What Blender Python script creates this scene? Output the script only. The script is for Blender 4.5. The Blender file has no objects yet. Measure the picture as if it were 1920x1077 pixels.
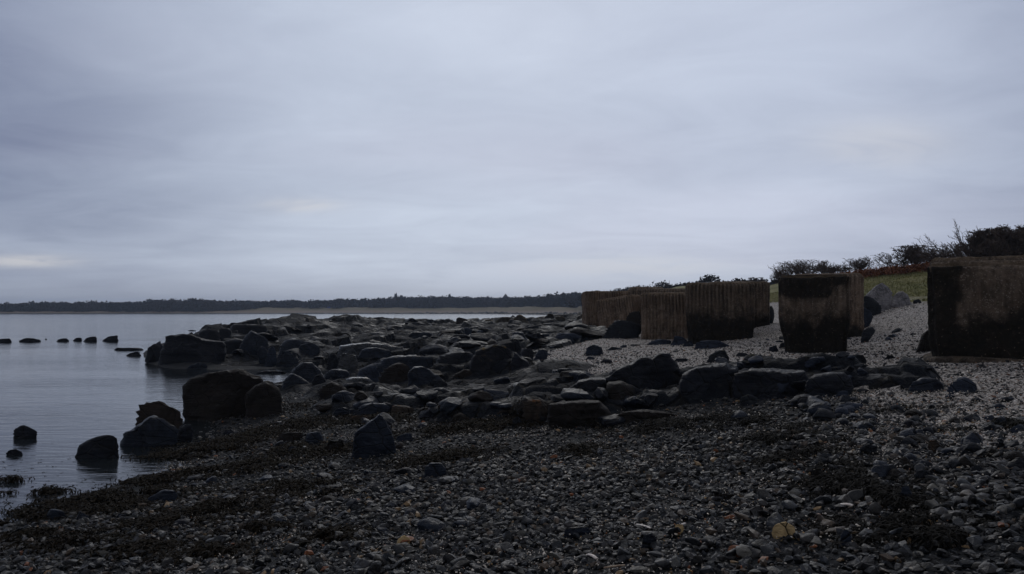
import bpy, bmesh, math, random
import numpy as np
from mathutils import Vector
random.seed(7); rng = np.random.default_rng(7)
sc = bpy.context.scene
COL = sc.collection
F = 1507.0; CAMZ = 2.1
TILT = math.atan((583 - 538.5) / F)
ct, st = math.cos(TILT), math.sin(TILT)

# ------------------------------------------------------------------ photo measurements -> world
def ray(px, py):
    a = (px - 960) / F; b = (538.5 - py) / F
    return np.array([a, ct - st * b, st + ct * b])
def at_d(px, py, d):
    r = ray(px, py); t = d / r[1]
    return np.array([r[0] * t, d, CAMZ + r[2] * t])
def at_z(px, py, z):
    r = ray(px, py); t = (z - CAMZ) / r[2]
    return np.array([r[0] * t, r[1] * t, z])

# ------------------------------------------------------------------ numpy noise
_P = np.random.default_rng(3).permutation(4096)
_V = np.random.default_rng(4).uniform(-1, 1, 4096)
def vnoise(p):
    i = np.floor(p).astype(np.int64); f = p - i; f = f * f * f * (f * (f * 6 - 15) + 10)
    def h(dx, dy, dz):
        return _V[_P[(_P[(_P[(i[:, 0] + dx) & 4095] + i[:, 1] + dy) & 4095] + i[:, 2] + dz) & 4095]]
    fx, fy, fz = f[:, 0], f[:, 1], f[:, 2]
    l = lambda a, b, t: a + (b - a) * t
    return l(l(l(h(0,0,0), h(1,0,0), fx), l(h(0,1,0), h(1,1,0), fx), fy),
             l(l(h(0,0,1), h(1,0,1), fx), l(h(0,1,1), h(1,1,1), fx), fy), fz)
def fbm(p, o=4):
    s = np.zeros(len(p)); a = 1.0; t = 0
    for k in range(o):
        s += a * vnoise(p * (2.03 ** k) + 17.3 * k); t += a; a *= .5
    return s / t
def ridge(p, o=3):
    s = np.zeros(len(p)); a = 1.0; t = 0
    for k in range(o):
        s += a * (1 - 2 * np.abs(vnoise(p * (2.1 ** k) + 9.1 * k))); t += a; a *= .5
    return s / t
def sstep(a, b, x):
    t = np.clip((x - a) / (b - a), 0, 1); return t * t * (3 - 2 * t)

# ------------------------------------------------------------------ object helpers
def new_mesh(name, verts, faces, smooth=True, colors=None, cname='col'):
    """faces: (n,3) or (n,4) int array"""
    verts = np.ascontiguousarray(verts, dtype=np.float32); faces = np.ascontiguousarray(faces, dtype=np.int32)
    k = faces.shape[1]; m = bpy.data.meshes.new(name)
    m.vertices.add(len(verts)); m.vertices.foreach_set('co', verts.ravel())
    m.loops.add(faces.size); m.loops.foreach_set('vertex_index', faces.ravel())
    m.polygons.add(len(faces))
    m.polygons.foreach_set('loop_start', np.arange(0, faces.size, k, dtype=np.int32))
    m.polygons.foreach_set('loop_total', np.full(len(faces), k, dtype=np.int32))
    m.polygons.foreach_set('use_smooth', np.full(len(faces), smooth, dtype=bool))
    m.update(calc_edges=True)
    if colors is not None:
        at = m.attributes.new(cname, 'FLOAT_COLOR', 'POINT')
        c = np.ones((len(verts), 4), dtype=np.float32); c[:, :colors.shape[1]] = colors
        at.data.foreach_set('color', c.ravel())
    return m
def fattr(m, name, vals):
    at = m.attributes.new(name, 'FLOAT', 'POINT'); at.data.foreach_set('value', np.asarray(vals, dtype=np.float32))
def link(name, mesh, mat=None, parent=None, loc=None):
    o = bpy.data.objects.new(name, mesh); COL.objects.link(o)
    if mat is not None and mesh is not None: mesh.materials.append(mat)
    if parent is not None: o.parent = parent
    if loc is not None: o.location = loc
    return o
def tag(o, label=None, cat=None, group=None, kind=None):
    if label: o['label'] = label
    if cat: o['category'] = cat
    if group: o['group'] = group
    if kind: o['kind'] = kind
    return o

_ico = {}
def ico(n):
    if n not in _ico:
        bm = bmesh.new(); bmesh.ops.create_icosphere(bm, subdivisions=n, radius=1)
        v = np.array([x.co[:] for x in bm.verts]); f = np.array([[q.index for q in p.verts] for p in bm.faces])
        bm.free(); v /= np.linalg.norm(v, axis=1)[:, None]; _ico[n] = (v, f)
    return _ico[n]

# ------------------------------------------------------------------ material helpers
class NT:
    def __init__(s, name):
        s.m = bpy.data.materials.new(name); s.m.use_nodes = True; s.t = s.m.node_tree
        s.t.nodes.clear(); s.out = s.t.nodes.new('ShaderNodeOutputMaterial')
        s.b = s.t.nodes.new('ShaderNodeBsdfPrincipled'); s.l(s.b.outputs[0], s.out.inputs[0])
        g = s.t.nodes.new('ShaderNodeNewGeometry'); s.pos = g.outputs['Position']; s.nor = g.outputs['Normal']
    def l(s, a, b): s.t.links.new(a, b)
    def put(s, sock, v):
        if hasattr(v, 'is_output'): s.l(v, sock)
        elif isinstance(v, (tuple, list)) and len(v) == 3 and len(sock.default_value) == 4: sock.default_value = (*v, 1)
        else: sock.default_value = v
    def noise(s, scale, detail=4, rough=.55, vec=None, stretch=None, out='Fac', dist=0):
        n = s.t.nodes.new('ShaderNodeTexNoise'); v = vec or s.pos
        if stretch: v = s.vmul(v, stretch)
        s.l(v, n.inputs['Vector']); n.inputs['Scale'].default_value = scale
        n.inputs['Detail'].default_value = detail; n.inputs['Roughness'].default_value = rough
        n.inputs['Distortion'].default_value = dist
        return n.outputs[out]
    def vor(s, scale, out='Distance', vec=None, feature='F1', stretch=None, rnd=1):
        n = s.t.nodes.new('ShaderNodeTexVoronoi'); n.feature = feature; v = vec or s.pos
        if stretch: v = s.vmul(v, stretch)
        s.l(v, n.inputs['Vector']); n.inputs['Scale'].default_value = scale; n.inputs['Randomness'].default_value = rnd
        return n.outputs[out]
    def vmul(s, v, k):
        n = s.t.nodes.new('ShaderNodeVectorMath'); n.operation = 'MULTIPLY'; s.l(v, n.inputs[0]); n.inputs[1].default_value = k
        return n.outputs[0]
    def math(s, op, a, b=0.0, c=0.0, clamp=False):
        n = s.t.nodes.new('ShaderNodeMath'); n.operation = op; n.use_clamp = clamp
        s.put(n.inputs[0], a); s.put(n.inputs[1], b); s.put(n.inputs[2], c); return n.outputs[0]
    def rmp(s, x, a, b, lo=0.0, hi=1.0):
        n = s.t.nodes.new('ShaderNodeMapRange'); n.interpolation_type = 'SMOOTHSTEP'
        s.put(n.inputs[0], x); n.inputs[1].default_value = a; n.inputs[2].default_value = b
        n.inputs[3].default_value = lo; n.inputs[4].default_value = hi; return n.outputs[0]
    def mix(s, f, a, b, mode='MIX'):
        n = s.t.nodes.new('ShaderNodeMix'); n.data_type = 'RGBA'; n.blend_type = mode
        s.put(n.inputs[0], f); s.put(n.inputs[6], a); s.put(n.inputs[7], b); return n.outputs[2]
    def attr(s, name, out='Fac'):
        n = s.t.nodes.new('ShaderNodeAttribute'); n.attribute_name = name; return n.outputs[out]
    def sep(s, v, k):
        n = s.t.nodes.new('ShaderNodeSeparateXYZ'); s.l(v, n.inputs[0]); return n.outputs[k]
    def bump(s, h, strength, dist, prev=None):
        n = s.t.nodes.new('ShaderNodeBump'); s.l(h, n.inputs['Height']); n.inputs['Strength'].default_value = strength
        n.inputs['Distance'].default_value = dist
        if prev: s.l(prev, n.inputs['Normal'])
        return n.outputs[0]
    def done(s, color, rough=.6, normal=None, spec=.5):
        s.put(s.b.inputs['Base Color'], color); s.put(s.b.inputs['Roughness'], rough)
        s.put(s.b.inputs['Specular IOR Level'], spec)
        if normal: s.l(normal, s.b.inputs['Normal'])
        return s.m

def rock_mat(name, c1, c2, rough=(.4, .65), crust=None, crust_amt=.5, crack=.6, spec=.13):
    c1 = tuple(v * k for v, k in zip(c1, (.36, .39, .49))); c2 = tuple(v * k for v, k in zip(c2, (.41, .44, .55)))
    n = NT(name)
    a = n.noise(1.7, 6, .6); b = n.noise(11, 5, .65); g = n.noise(70, 3, .6)
    col = n.mix(n.rmp(a, .35, .65), c1, c2)
    col = n.mix(n.rmp(b, .35, .7, 0, .55), col, tuple(x * 1.9 for x in c2))
    col = n.mix(n.rmp(g, .62, .75, 0, .35), col, (.075, .072, .07))
    if crust:
        up = n.sep(n.nor, 2); m = n.math('MULTIPLY', n.rmp(up, .1, .7), n.rmp(n.noise(5.5, 6, .7), .62 - crust_amt * .25, .66))
        col = n.mix(m, col, crust)
    cr = n.vor(2.6, feature='DISTANCE_TO_EDGE', vec=n.vmul(n.pos, (1, 1, 1.7)))
    crm = n.rmp(cr, 0, .045)
    h = n.math('ADD', n.math('MULTIPLY', b, .5), n.math('MULTIPLY', g, .12))
    st_ = n.noise(6, 4, .6, stretch=(.35, .35, 3.2))
    h = n.math('ADD', h, n.math('MULTIPLY', st_, .5))
    h = n.math('ADD', h, n.math('MULTIPLY', crm, .25 * crack))
    nb = n.bump(h, 1.0, .06)
    col = n.mix(n.math('SUBTRACT', 1.0, n.rmp(cr, 0, .02), clamp=True), col, (.004, .004, .004))
    return n.done(col, n.rmp(b, .3, .7, rough[0], rough[1]), nb, spec)

M = {}
M['slate']  = rock_mat('rock_slate', (.015, .020, .029), (.028, .036, .050), (.34, .55))
M['black']  = rock_mat('rock_black', (.0095, .0115, .016), (.018, .021, .028), (.42, .7))
M['wet']    = rock_mat('rock_wet', (.012, .016, .023), (.024, .031, .043), (.20, .42), spec=.5)
M['brown']  = rock_mat('rock_brown', (.028, .021, .016), (.055, .040, .030), (.6, .85))
M['dkbrown']= rock_mat('rock_dark_brown', (.016, .013, .011), (.032, .025, .020), (.55, .8))
M['grey']   = rock_mat('rock_grey', (.030, .038, .052), (.052, .063, .082), (.6, .85), crack=.8)
M['dry']    = rock_mat('rock_dry', (.022, .025, .029), (.038, .041, .045), (.6, .85), (.050, .046, .030), .3)
M['lichen'] = rock_mat('rock_lichen', (.014, .015, .018), (.026, .027, .031), (.5, .75), (.13, .085, .022), .45)
M['yellow'] = rock_mat('rock_yellow', (.045, .038, .028), (.085, .068, .045), (.6, .85), (.12, .085, .035), .8)
M['pale']   = rock_mat('rock_pale', (.20, .18, .16), (.42, .38, .34), (.7, .9), (.34, .32, .30), .5)
M['tan']    = rock_mat('stone_tan', (.72, .44, .16), (.95, .66, .30), (.6, .85))
M['orange'] = rock_mat('rock_orange', (.040, .030, .022), (.075, .055, .038), (.6, .85), (.13, .060, .026), .45)

# ------------------------------------------------------------------ ground height
def uv_of(x, y):
    r = np.hypot(x, y)
    return np.clip(np.arctan2(x, np.maximum(y, .01)), -1.0, 1.0) * 2.2, np.log(np.clip(r, 3.0, 150))
CP = []   # x, y, z
for px, py, z in [(960,1077,.45),(0,1077,.10),(-300,1077,-.02),(480,1077,.28),(1440,1077,.65),(1920,1077,.8),(2400,1077,1.0),
    (480,900,.15),(700,860,.25),(960,900,.45),(1200,850,.55),(1500,900,.75),(1900,900,.95),(2400,900,1.2),
    (1900,760,1.05),(1600,770,.95),(1300,800,.70),(1000,810,.5),(700,790,.35),(560,770,.22),(2400,760,1.3),
    (1300,680,.95),(1100,690,.8),(1450,660,1.1),(1100,650,.95),(1300,640,1.1),(1750,690,1.15),(1900,690,1.2),(1650,640,1.3),(1590,652,1.17),
    (1100,615,1.3),(1000,600,1.15),(1050,622,1.0),(1430,618,1.4),(1610,622,1.43),(1740,645,1.35),
    (700,690,.12),(850,665,.5),(600,650,.5),(700,622,.8),(900,612,.95),(400,650,.45),(330,655,.3),(500,630,.75),(850,700,.45),(850,730,.42),(1000,680,.75),(700,655,.45),(900,640,.75),
    (0,980,0),(200,914,0),(310,890,0),(330,842,0),(415,820,0),(430,780,0.05),(560,735,0),(640,688,0),(300,690,0),(262,664,-.02),(480,694,0)]:
    CP.append(at_z(px, py, z))
for px, py, zz in [(0,900,-.3),(-400,900,-.6),(150,830,-.35),(0,700,-1.0),(200,740,-.6),(400,705,-.22),(500,706,-.13),(540,705,-.16),(585,697,-.10),(500,720,-.10),(150,660,-1.2),(240,640,-.9),
                   (-500,700,-1.3),(-100,620,-1.8),(200,612,-1.8),(330,618,-.8),(-900,1000,-.6),(250,800,-.3),(330,760,-.25),(160,950,.02)]:
    p = at_z(px, py, 0); CP.append(np.array([p[0], p[1], zz]))
for px, py, d in [(1680,583,27),(1700,571,30),(1450,603,28.5),(1620,570,36),(1700,540,42),(1700,507,50),(1900,485,47),(1450,562,45),(1450,535,66),
                  (1560,515,58),(1920,600,20),(2400,560,22),(2500,480,40),(1560,560,42),(1300,592,40),(1200,597,45),(1850,545,36),(500,606,62),(400,616,50),(700,604,70),(950,597,90),(1080,594,95)]:
    CP.append(at_d(px, py, d))
def pol(px, r, z):
    a = math.atan((px - 960) / F); return np.array([r * math.sin(a), r * math.cos(a), z])
for px, r, z in [(-600,110,-2),(0,80,-2),(0,125,-2),(400,72,-1.5),(300,125,-2),(700,92,-1.5),(700,130,-2),(1000,120,-1.5),(1060,130,-2),(1150,120,1.2),
                 (1250,80,2.6),(1250,130,4),(1450,110,5),(1450,150,6),(1700,80,5.6),(1700,130,6.5),(1950,70,6),(2100,120,7),(2600,90,7),
                 (-600,45,-2),(-1200,20,-1.5),(2800,12,1.8),(3200,30,4)]:
    CP.append(pol(px, r, z))
CP = np.array(CP)
_cu, _cv = uv_of(CP[:, 0], CP[:, 1])
def _phi(d2): return .5 * d2 * np.log(d2 + 1e-9)
_n = len(CP)
_A = np.zeros((_n + 3, _n + 3)); _d2 = (_cu[:, None] - _cu) ** 2 + (_cv[:, None] - _cv) ** 2
_A[:_n, :_n] = _phi(_d2) + np.eye(_n) * .004
_Pm = np.stack([np.ones(_n), _cu, _cv], 1); _A[:_n, _n:] = _Pm; _A[_n:, :_n] = _Pm.T
_W = np.linalg.solve(_A, np.concatenate([CP[:, 2], np.zeros(3)]))
def near_h(x, y):
    u, v = uv_of(x, y); out = np.empty(len(x))
    for i in range(0, len(x), 40000):
        s = slice(i, i + 40000)
        d2 = (u[s, None] - _cu) ** 2 + (v[s, None] - _cv) ** 2
        out[s] = _phi(d2) @ _W[:_n] + _W[_n] + u[s] * _W[_n + 1] + v[s] * _W[_n + 2]
    return out
_SP = np.array([-3000,-1000,0,400,900,1000,1080,1110,1140,1200,1300]); _SR = np.array([1100,760,620,600,560,470,420,300,150,90,60])
def shore_r(x, y):
    px = 960 + F * x / np.maximum(y, .2 * np.abs(x) + .1); return np.interp(px, _SP, _SR), px
def far_h(x, y):
    r = np.hypot(x, y); R, px = shore_r(x, y); p = np.stack([x * .02, y * .02, x * 0], 1)
    s = r - R + 12 * fbm(p, 3)
    dune = sstep(380, 520, px) * sstep(30, 55, s) * (2.4 + 1.2 * fbm(p * 4, 3))
    z = np.where(s < 0, np.maximum(-2, s * .04), np.minimum(s * .055, 1.9)) + dune + sstep(70, 260, s) * 3.5 * sstep(200, 900, px) * sstep(1300, 1100, px) + sstep(-20, 60, s) * sstep(1120, 1300, px) * 1.2
    return z
# platform polygon (world, x-y)
PLAT = np.array([at_z(a, b, z)[:2] for a, b, z in [(272,672,0),(420,690,0),(560,690,0),(640,705,.1),(650,745,.25),(760,762,.35),(960,750,.45),(1010,700,.75),(1000,665,.8),(1090,642,1.0),(1200,632,1.05)]]
    + [at_d(1215, 600, 42)[:2], at_d(1098, 594, 105)[:2], at_d(950, 597, 100)[:2], at_d(700, 604, 78)[:2], at_d(480, 606, 66)[:2], at_d(400, 616, 54)[:2], at_d(300, 632, 38)[:2]])
def in_poly(x, y, P):
    c = np.zeros(len(x), bool); n = len(P)
    for i in range(n):
        x1, y1 = P[i]; x2, y2 = P[(i + 1) % n]
        k = ((y1 > y) != (y2 > y)) & (x < (x2 - x1) * (y - y1) / (y2 - y1 + 1e-12) + x1); c ^= k
    return c
# capsules of bedrock rising through the beach: (px, depth) - (px, depth), radius, height
def _c(a, da, b, db, r, h): return (at_d(a, 600, da)[:2], at_d(b, 600, db)[:2], r, h)
CAPS = []
CAPS_FULL = [(1010,12.9,1260,12.9,.85,.36), (1240,12.8,1560,12.3,.62,.42), (1540,12.2,1700,11.5,.45,.24), (660,14.9,1010,14.2,.9,.16), (690,18.3,1000,18.0,1.6,.22), (860,20,970,18.6,1.0,.40),
        (1010,11.9,1560,11.5,.55,.22), (1560,11.4,1720,10.9,.3,.14), (690,16.6,920,16.3,1.1,.20), (1000,13.8,1240,13.6,.6,.2), (840,12.6,1010,12.2,.6,.14), (880,15.6,1040,15.2,1.0,.20), (560,22,760,20,1.6,.15)]
def caps(x, y):
    out = np.zeros(len(x)); m = np.zeros(len(x)); q = np.stack([x * 1.3, y * 1.3, x * 0], 1); w = 1 + .45 * fbm(q, 3)
    for a, b, r, h in CAPS:
        d = b - a; t = np.clip(((x - a[0]) * d[0] + (y - a[1]) * d[1]) / (d @ d), 0, 1)
        dd = np.hypot(x - a[0] - t * d[0], y - a[1] - t * d[1]) / (r * w); k = 1 - sstep(.45, 1.0, dd); out = np.maximum(out, h * k); m = np.maximum(m, k)
    return out, m
def rocky(x, y): return in_poly(x, y, PLAT) | (caps(x, y)[1] > .22)
def cells(x, y, seed):
    """blocky bedrock: each cell a tilted flat facet"""
    ix, iy = np.floor(x), np.floor(y); best = np.full(len(x), 9.); out = np.zeros(len(x))
    def hh(a, b, k): return (np.sin(a * 127.1 + b * 311.7 + k * 74.7 + seed * 19.19) * 43758.5453) % 1.0
    for dx in (-1, 0, 1):
        for dy in (-1, 0, 1):
            cx, cy = ix + dx, iy + dy; px, py = cx + hh(cx, cy, 1), cy + hh(cx, cy, 2); d = (x - px) ** 2 + (y - py) ** 2; m = d < best
            h = (hh(cx, cy, 3) - .5) * 1.1 + (hh(cx, cy, 4) - .5) * (x - px) * 1.3 + (hh(cx, cy, 5) - .25) * (y - py) * 1.1
            out = np.where(m, h, out); best = np.minimum(best, d)
    return out
def ground_h(x, y, detail=True):
    x = np.atleast_1d(np.asarray(x, float)); y = np.atleast_1d(np.asarray(y, float)); r = np.hypot(x, y)
    w = sstep(105, 140, r); z = np.empty(len(x)); n = w < 1
    z[n] = near_h(x[n], y[n]); z[~n] = 0
    z = np.where(w > 0, z * (1 - w) + far_h(x, y) * w, z)
    if detail:
        p = np.stack([x, y, x * 0], 1)
        land = sstep(-.1, .3, z)
        z = z + .035 * fbm(p * .9, 4) * sstep(3, 9, r) + .01 * fbm(p * 6, 2)
        pl = in_poly(x, y, PLAT)
        k = np.nonzero(pl)[0]
        if len(k):
            X, Y = x[k], y[k]; wx = X + .35 * fbm(p[k] * .8, 2); wy = Y + .5 * fbm(p[k] * .8 + 9, 2)
            zz = cells(wx * .62, wy * .40, 1) * .46 + cells(wx * 1.5 + 5, wy * 1.0, 2) * .17 + .03 * fbm(p[k] * 5, 3)
            z[k] += zz * sstep(17, 24, Y) * sstep(-.05, .15, z[k] + zz * .4 + .12) - .06
        ch, cm = caps(x, y); k = np.nonzero(cm > .02)[0]
        if len(k):
            X, Y = x[k], y[k]; z[k] += (ch[k] + (cells(X * 1.25 + .3 * fbm(p[k], 2), Y * 1.1, 5) * .13 + cells(X * 3.1, Y * 2.4, 6) * .05 + .02 * fbm(p[k] * 9, 3)) * cm[k]) * (~pl[k] | (Y < 24))
        z = z + sstep(25, 40, r) * sstep(2.2, 2.8, z) * (.14 * fbm(p * .45, 4)) * (r < 150)
    return z
def gh(x, y): return float(ground_h([x], [y])[0])
def hit(px, py, lo=2.5, hi=140):
    ds = np.exp(np.linspace(math.log(lo), math.log(hi), 400)); r = ray(px, py); t = ds / r[1]
    X = r[0] * t; Z = CAMZ + r[2] * t; g = np.maximum(ground_h(X, ds), 0)
    k = np.nonzero(Z <= g)[0]
    return float(ds[k[0]]) if len(k) else None

# light (pale shingle) field, interpolated between world points
LP = []
for px, py, v in [(1100,660,1),(1300,680,1),(1650,650,1),(1700,700,1),(1850,740,.9),(1900,820,.95),(1050,690,.9),(1200,645,1),(1450,690,1),(1550,610,1),(1700,590,.95),
                  (1560,800,.5),(1700,860,.55),(1910,890,.45),(1650,830,.6),(1450,770,.2),(1350,880,.1),(1000,1000,.28),(1200,980,.26),(960,830,.05),(500,950,0),(100,1050,0),(1500,1000,.02),
                  (1800,1000,.05),(600,770,.12),(1100,800,0),(600,860,.02),(300,1000,0),(900,900,.03),(820,790,.25),(560,740,.1),(1430,620,1),(1900,1070,.0),(1480,840,.25),(1600,900,.12),(1900,940,.2),
                  (400,690,.1),(700,650,.1),(300,800,0),(2400,800,.9),(2400,1000,.2)]:
    h = hit(px, py); p = at_d(px, py, h); LP.append((p[0], p[1], v))
LP = np.array(LP); _lu, _lv = uv_of(LP[:, 0], LP[:, 1])
def light_f(x, y):
    u, v = uv_of(x, y); out = np.empty(len(x))
    for i in range(0, len(x), 40000):
        s = slice(i, i + 40000); w = 1 / ((u[s, None] - _lu) ** 2 + (v[s, None] - _lv) ** 2 + 2e-3) ** 1.6
        out[s] = (w @ LP[:, 2]) / w.sum(1)
    return out
# ================================================================== SETTING
CAPS_ALL = [_c(*v) for v in CAPS_FULL]; CAPS.extend(CAPS_ALL)
# ---- ground sheet (polar grid), cut into beach / platform / bank / far land
rr = np.exp(np.concatenate([np.linspace(math.log(.5), math.log(9.5), 170)[:-1], np.linspace(math.log(9.5), math.log(112), 560)[:-1], np.linspace(math.log(112), math.log(2600), 170)])); NR, NA = len(rr), 800; aa = np.radians(np.linspace(-80, 84, NA))
A_, R_ = np.meshgrid(aa, rr); gx = (R_ * np.sin(A_)).ravel(); gy = (R_ * np.cos(A_)).ravel(); gz = ground_h(gx, gy)
idx = np.arange(NR * NA).reshape(NR, NA)
quads = np.stack([idx[:-1, :-1], idx[:-1, 1:], idx[1:, 1:], idx[1:, :-1]], -1).reshape(-1, 4)[:, ::-1]
fxc, fyc, fzc = gx[quads].mean(1), gy[quads].mean(1), gz[quads].mean(1); frr = np.hypot(fxc, fyc)
glight = light_f(gx, gy)
far_m = (frr > 145); plat_m = rocky(fxc, fyc) & ~far_m
gn = fbm(np.stack([fxc * .35, fyc * .35, fxc * 0], 1), 3)
bank_m = (~far_m) & (frr > 25) & (fzc > 2.42 + .25 * gn) & (fxc > 5)
reg = np.where(far_m, 3, np.where(plat_m, 1, np.where(bank_m, 2, 0)))

def ground_mat():
    n = NT('beach_shingle'); L = n.attr('light')
    big = n.noise(1.1, 5, .6); big2 = n.noise(4.0, 4, .6)
    Lm = n.rmp(n.math('ADD', L, n.math('MULTIPLY', n.math('SUBTRACT', n.math('ADD', big, n.math('MULTIPLY', big2, .6)), .8), .9)), .25, .70)
    v1 = n.vor(34, 'Color', stretch=(1, 1, .6)); v2 = n.vor(75, 'Color'); g1 = n.sep(v1, 0); g2 = n.sep(v2, 0); g3 = n.sep(v1, 1)
    dark = n.mix(g1, (.008, .0095, .012), (.024, .027, .033)); dark = n.mix(n.rmp(g2, .95, .98), dark, (.09, .08, .07))
    lt = n.mix(n.rmp(g1, .1, .9), (.115, .108, .105), (.40, .37, .36)); lt = n.mix(n.rmp(g2, .80, .9), lt, (.62, .59, .57))
    lt = n.mix(n.rmp(g3, .72, .78, 0, .75), lt, (.03, .03, .032))
    d1 = n.vor(34, 'Distance', stretch=(1, 1, .6)); d2 = n.vor(75, 'Distance')
    h = n.math('SUBTRACT', 1.0, n.math('ADD', d1, n.math('MULTIPLY', d2, .5)))
    nb = n.bump(h, .8, .02)
    return n.done(n.mix(Lm, dark, lt), .8, nb, .12)
def grass_mat():
    n = NT('bank_turf'); a = n.noise(.45, 5, .6); b = n.noise(3, 5, .65); c = n.noise(22, 3, .6)
    col = n.mix(n.rmp(a, .38, .62), (.165, .170, .072), (.26, .245, .115))
    col = n.mix(n.rmp(b, .52, .68, 0, .8), col, (.15, .11, .065)); col = n.mix(n.rmp(c, .3, .8, 0, .5), col, (.06, .062, .030))
    z = n.sep(n.pos, 2); st_ = n.rmp(n.math('ADD', z, n.math('MULTIPLY', b, 1.1)), 2.95, 3.45)
    col = n.mix(n.math('MULTIPLY', n.math('SUBTRACT', 1.0, st_), n.rmp(c, .4, .55)), col, (.32, .30, .28))
    return n.done(col, .9, n.bump(n.math('ADD', b, c), .8, .12), .2)
def far_mat():
    n = NT('far_land'); z = n.sep(n.pos, 2); a = n.noise(.05, 5, .6, stretch=(1, 1, 4)); b = n.noise(.3, 4, .6)
    col = n.mix(n.rmp(z, .35, .8), (.02, .02, .022), (.16, .125, .10))
    col = n.mix(n.rmp(n.math('ADD', z, a), 2.3, 2.9), col, n.mix(b, (.10, .085, .050), (.155, .135, .085)))
    return n.done(col, .9, n.bump(b, .5, .5), .2)
def plat_mat():
    n = NT('rock_platform_stone'); a = n.noise(.9, 6, .6); b = n.noise(7, 5, .65); c = n.noise(40, 3)
    col = n.mix(n.rmp(a, .35, .65), (.0045, .0060, .0100), (.0085, .0112, .0175)); col = n.mix(n.rmp(b, .5, .72, 0, .7), col, (.016, .0175, .021))
    cr = n.rmp(n.vor(1.1, feature='DISTANCE_TO_EDGE', stretch=(1.4, .8, 1)), 0, .06)
    col = n.mix(n.math('SUBTRACT', 1.0, cr, clamp=True), col, (.008, .008, .009))
    nz = n.rmp(n.noise(1.3, 3), .4, .6)
    h = n.math('ADD', n.math('MULTIPLY', cr, .5), n.math('ADD', b, n.math('MULTIPLY', c, .15)))
    return n.done(col, n.rmp(n.math('ADD',a,n.math('MULTIPLY',b,.3)), .6, .85, .8, .35), n.bump(h, 1, .12), .10)
GM = [ground_mat(), plat_mat(), grass_mat(), far_mat()]
for k, nm in enumerate(['beach', 'rock_platform', 'grass_bank', 'far_shore']):
    q = quads[reg == k]; used = np.unique(q); mp = np.zeros(len(gx), int); mp[used] = np.arange(len(used))
    m = new_mesh(nm, np.stack([gx, gy, gz], 1)[used], mp[q]); fattr(m, 'light', glight[used])
    tag(link(nm, m, GM[k]), kind='structure')

# ---- water
def water_mat():
    n = NT('sea_water')
    d = n.t.nodes.new('ShaderNodeVectorMath'); d.operation = 'LENGTH'; n.l(n.pos, d.inputs[0]); dist = d.outputs['Value']
    w1 = n.noise(1.5, 3, .5, stretch=(.55, 1.7, 1), dist=.6); w2 = n.noise(6.5, 4, .6, stretch=(.45, 1.5, 1), dist=.4); w3 = n.noise(22, 3, .6, stretch=(.6, 1.5, 1))
    w0 = n.noise(.12, 3, .5, stretch=(.5, 1.4, 1))
    h = n.math('ADD', n.math('ADD', n.math('MULTIPLY', w1, .55), n.math('MULTIPLY', w2, .16)), n.math('MULTIPLY', w3, .03))
    fade = n.rmp(dist, 8, 260, 1.0, .22)
    b = n.t.nodes.new('ShaderNodeBump'); n.l(h, b.inputs['Height']); b.inputs['Distance'].default_value = .042; n.l(n.math('MULTIPLY', fade, n.rmp(w0, .35, .65, .55, 1.0)), b.inputs['Strength'])
    n.b.inputs['IOR'].default_value = 1.33
    return n.done((.012, .0155, .019), n.rmp(dist, 10, 300, .05, .16), b.outputs[0], .5)
wv = np.array([[-2600, -30, 0], [2600, -30, 0], [2600, 2600, 0], [-2600, 2600, 0]], float)
tag(link('sea', new_mesh('sea', wv, np.array([[0, 1, 2, 3]])), water_mat()), kind='structure')

# ---- world: thin overcast over a Nishita sky
SUN_EL, SUN_AZ = math.radians(30), math.radians(0)
w = bpy.data.worlds.new('World'); sc.world = w; w.use_nodes = True; t = w.node_tree; t.nodes.clear()
def N(k): return t.nodes.new(k)
out = N('ShaderNodeOutputWorld'); bg = N('ShaderNodeBackground'); bg.inputs[1].default_value = .1; t.links.new(bg.outputs[0], out.inputs[0])
sky = N('ShaderNodeTexSky'); sky.sky_type = 'NISHITA'; sky.sun_disc = False; sky.sun_elevation = SUN_EL; sky.sun_rotation = SUN_AZ
tc = N('ShaderNodeTexCoord'); D = tc.outputs['Generated']
def L(a, b): t.links.new(a, b)
def mth(op, a, b=0., clamp=False):
    n = N('ShaderNodeMath'); n.operation = op; n.use_clamp = clamp
    for i, v in enumerate((a, b)):
        if hasattr(v, 'is_output'): L(v, n.inputs[i])
        else: n.inputs[i].default_value = v
    return n.outputs[0]
def rmp(x, a, b, lo=0., hi=1.):
    n = N('ShaderNodeMapRange'); n.interpolation_type = 'SMOOTHSTEP'; L(x, n.inputs[0])
    for i, v in enumerate((a, b, lo, hi)): n.inputs[i + 1].default_value = v
    return n.outputs[0]
def mixc(f, a, b, mode='MIX'):
    n = N('ShaderNodeMix'); n.data_type = 'RGBA'; n.blend_type = mode
    for s_, v in ((n.inputs[0], f), (n.inputs[6], a), (n.inputs[7], b)):
        if hasattr(v, 'is_output'): L(v, s_)
        elif isinstance(v, tuple): s_.default_value = (*v, 1)
        else: s_.default_value = v
    return n.outputs[2]
sp = N('ShaderNodeSeparateXYZ'); L(D, sp.inputs[0]); X, Y, Z = sp.outputs
zz = mth('ADD', mth('MAXIMUM', Z, 0.), .11)
cb = N('ShaderNodeCombineXYZ'); L(mth('DIVIDE', X, zz), cb.inputs[0]); L(mth('DIVIDE', Y, zz), cb.inputs[1])
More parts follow.
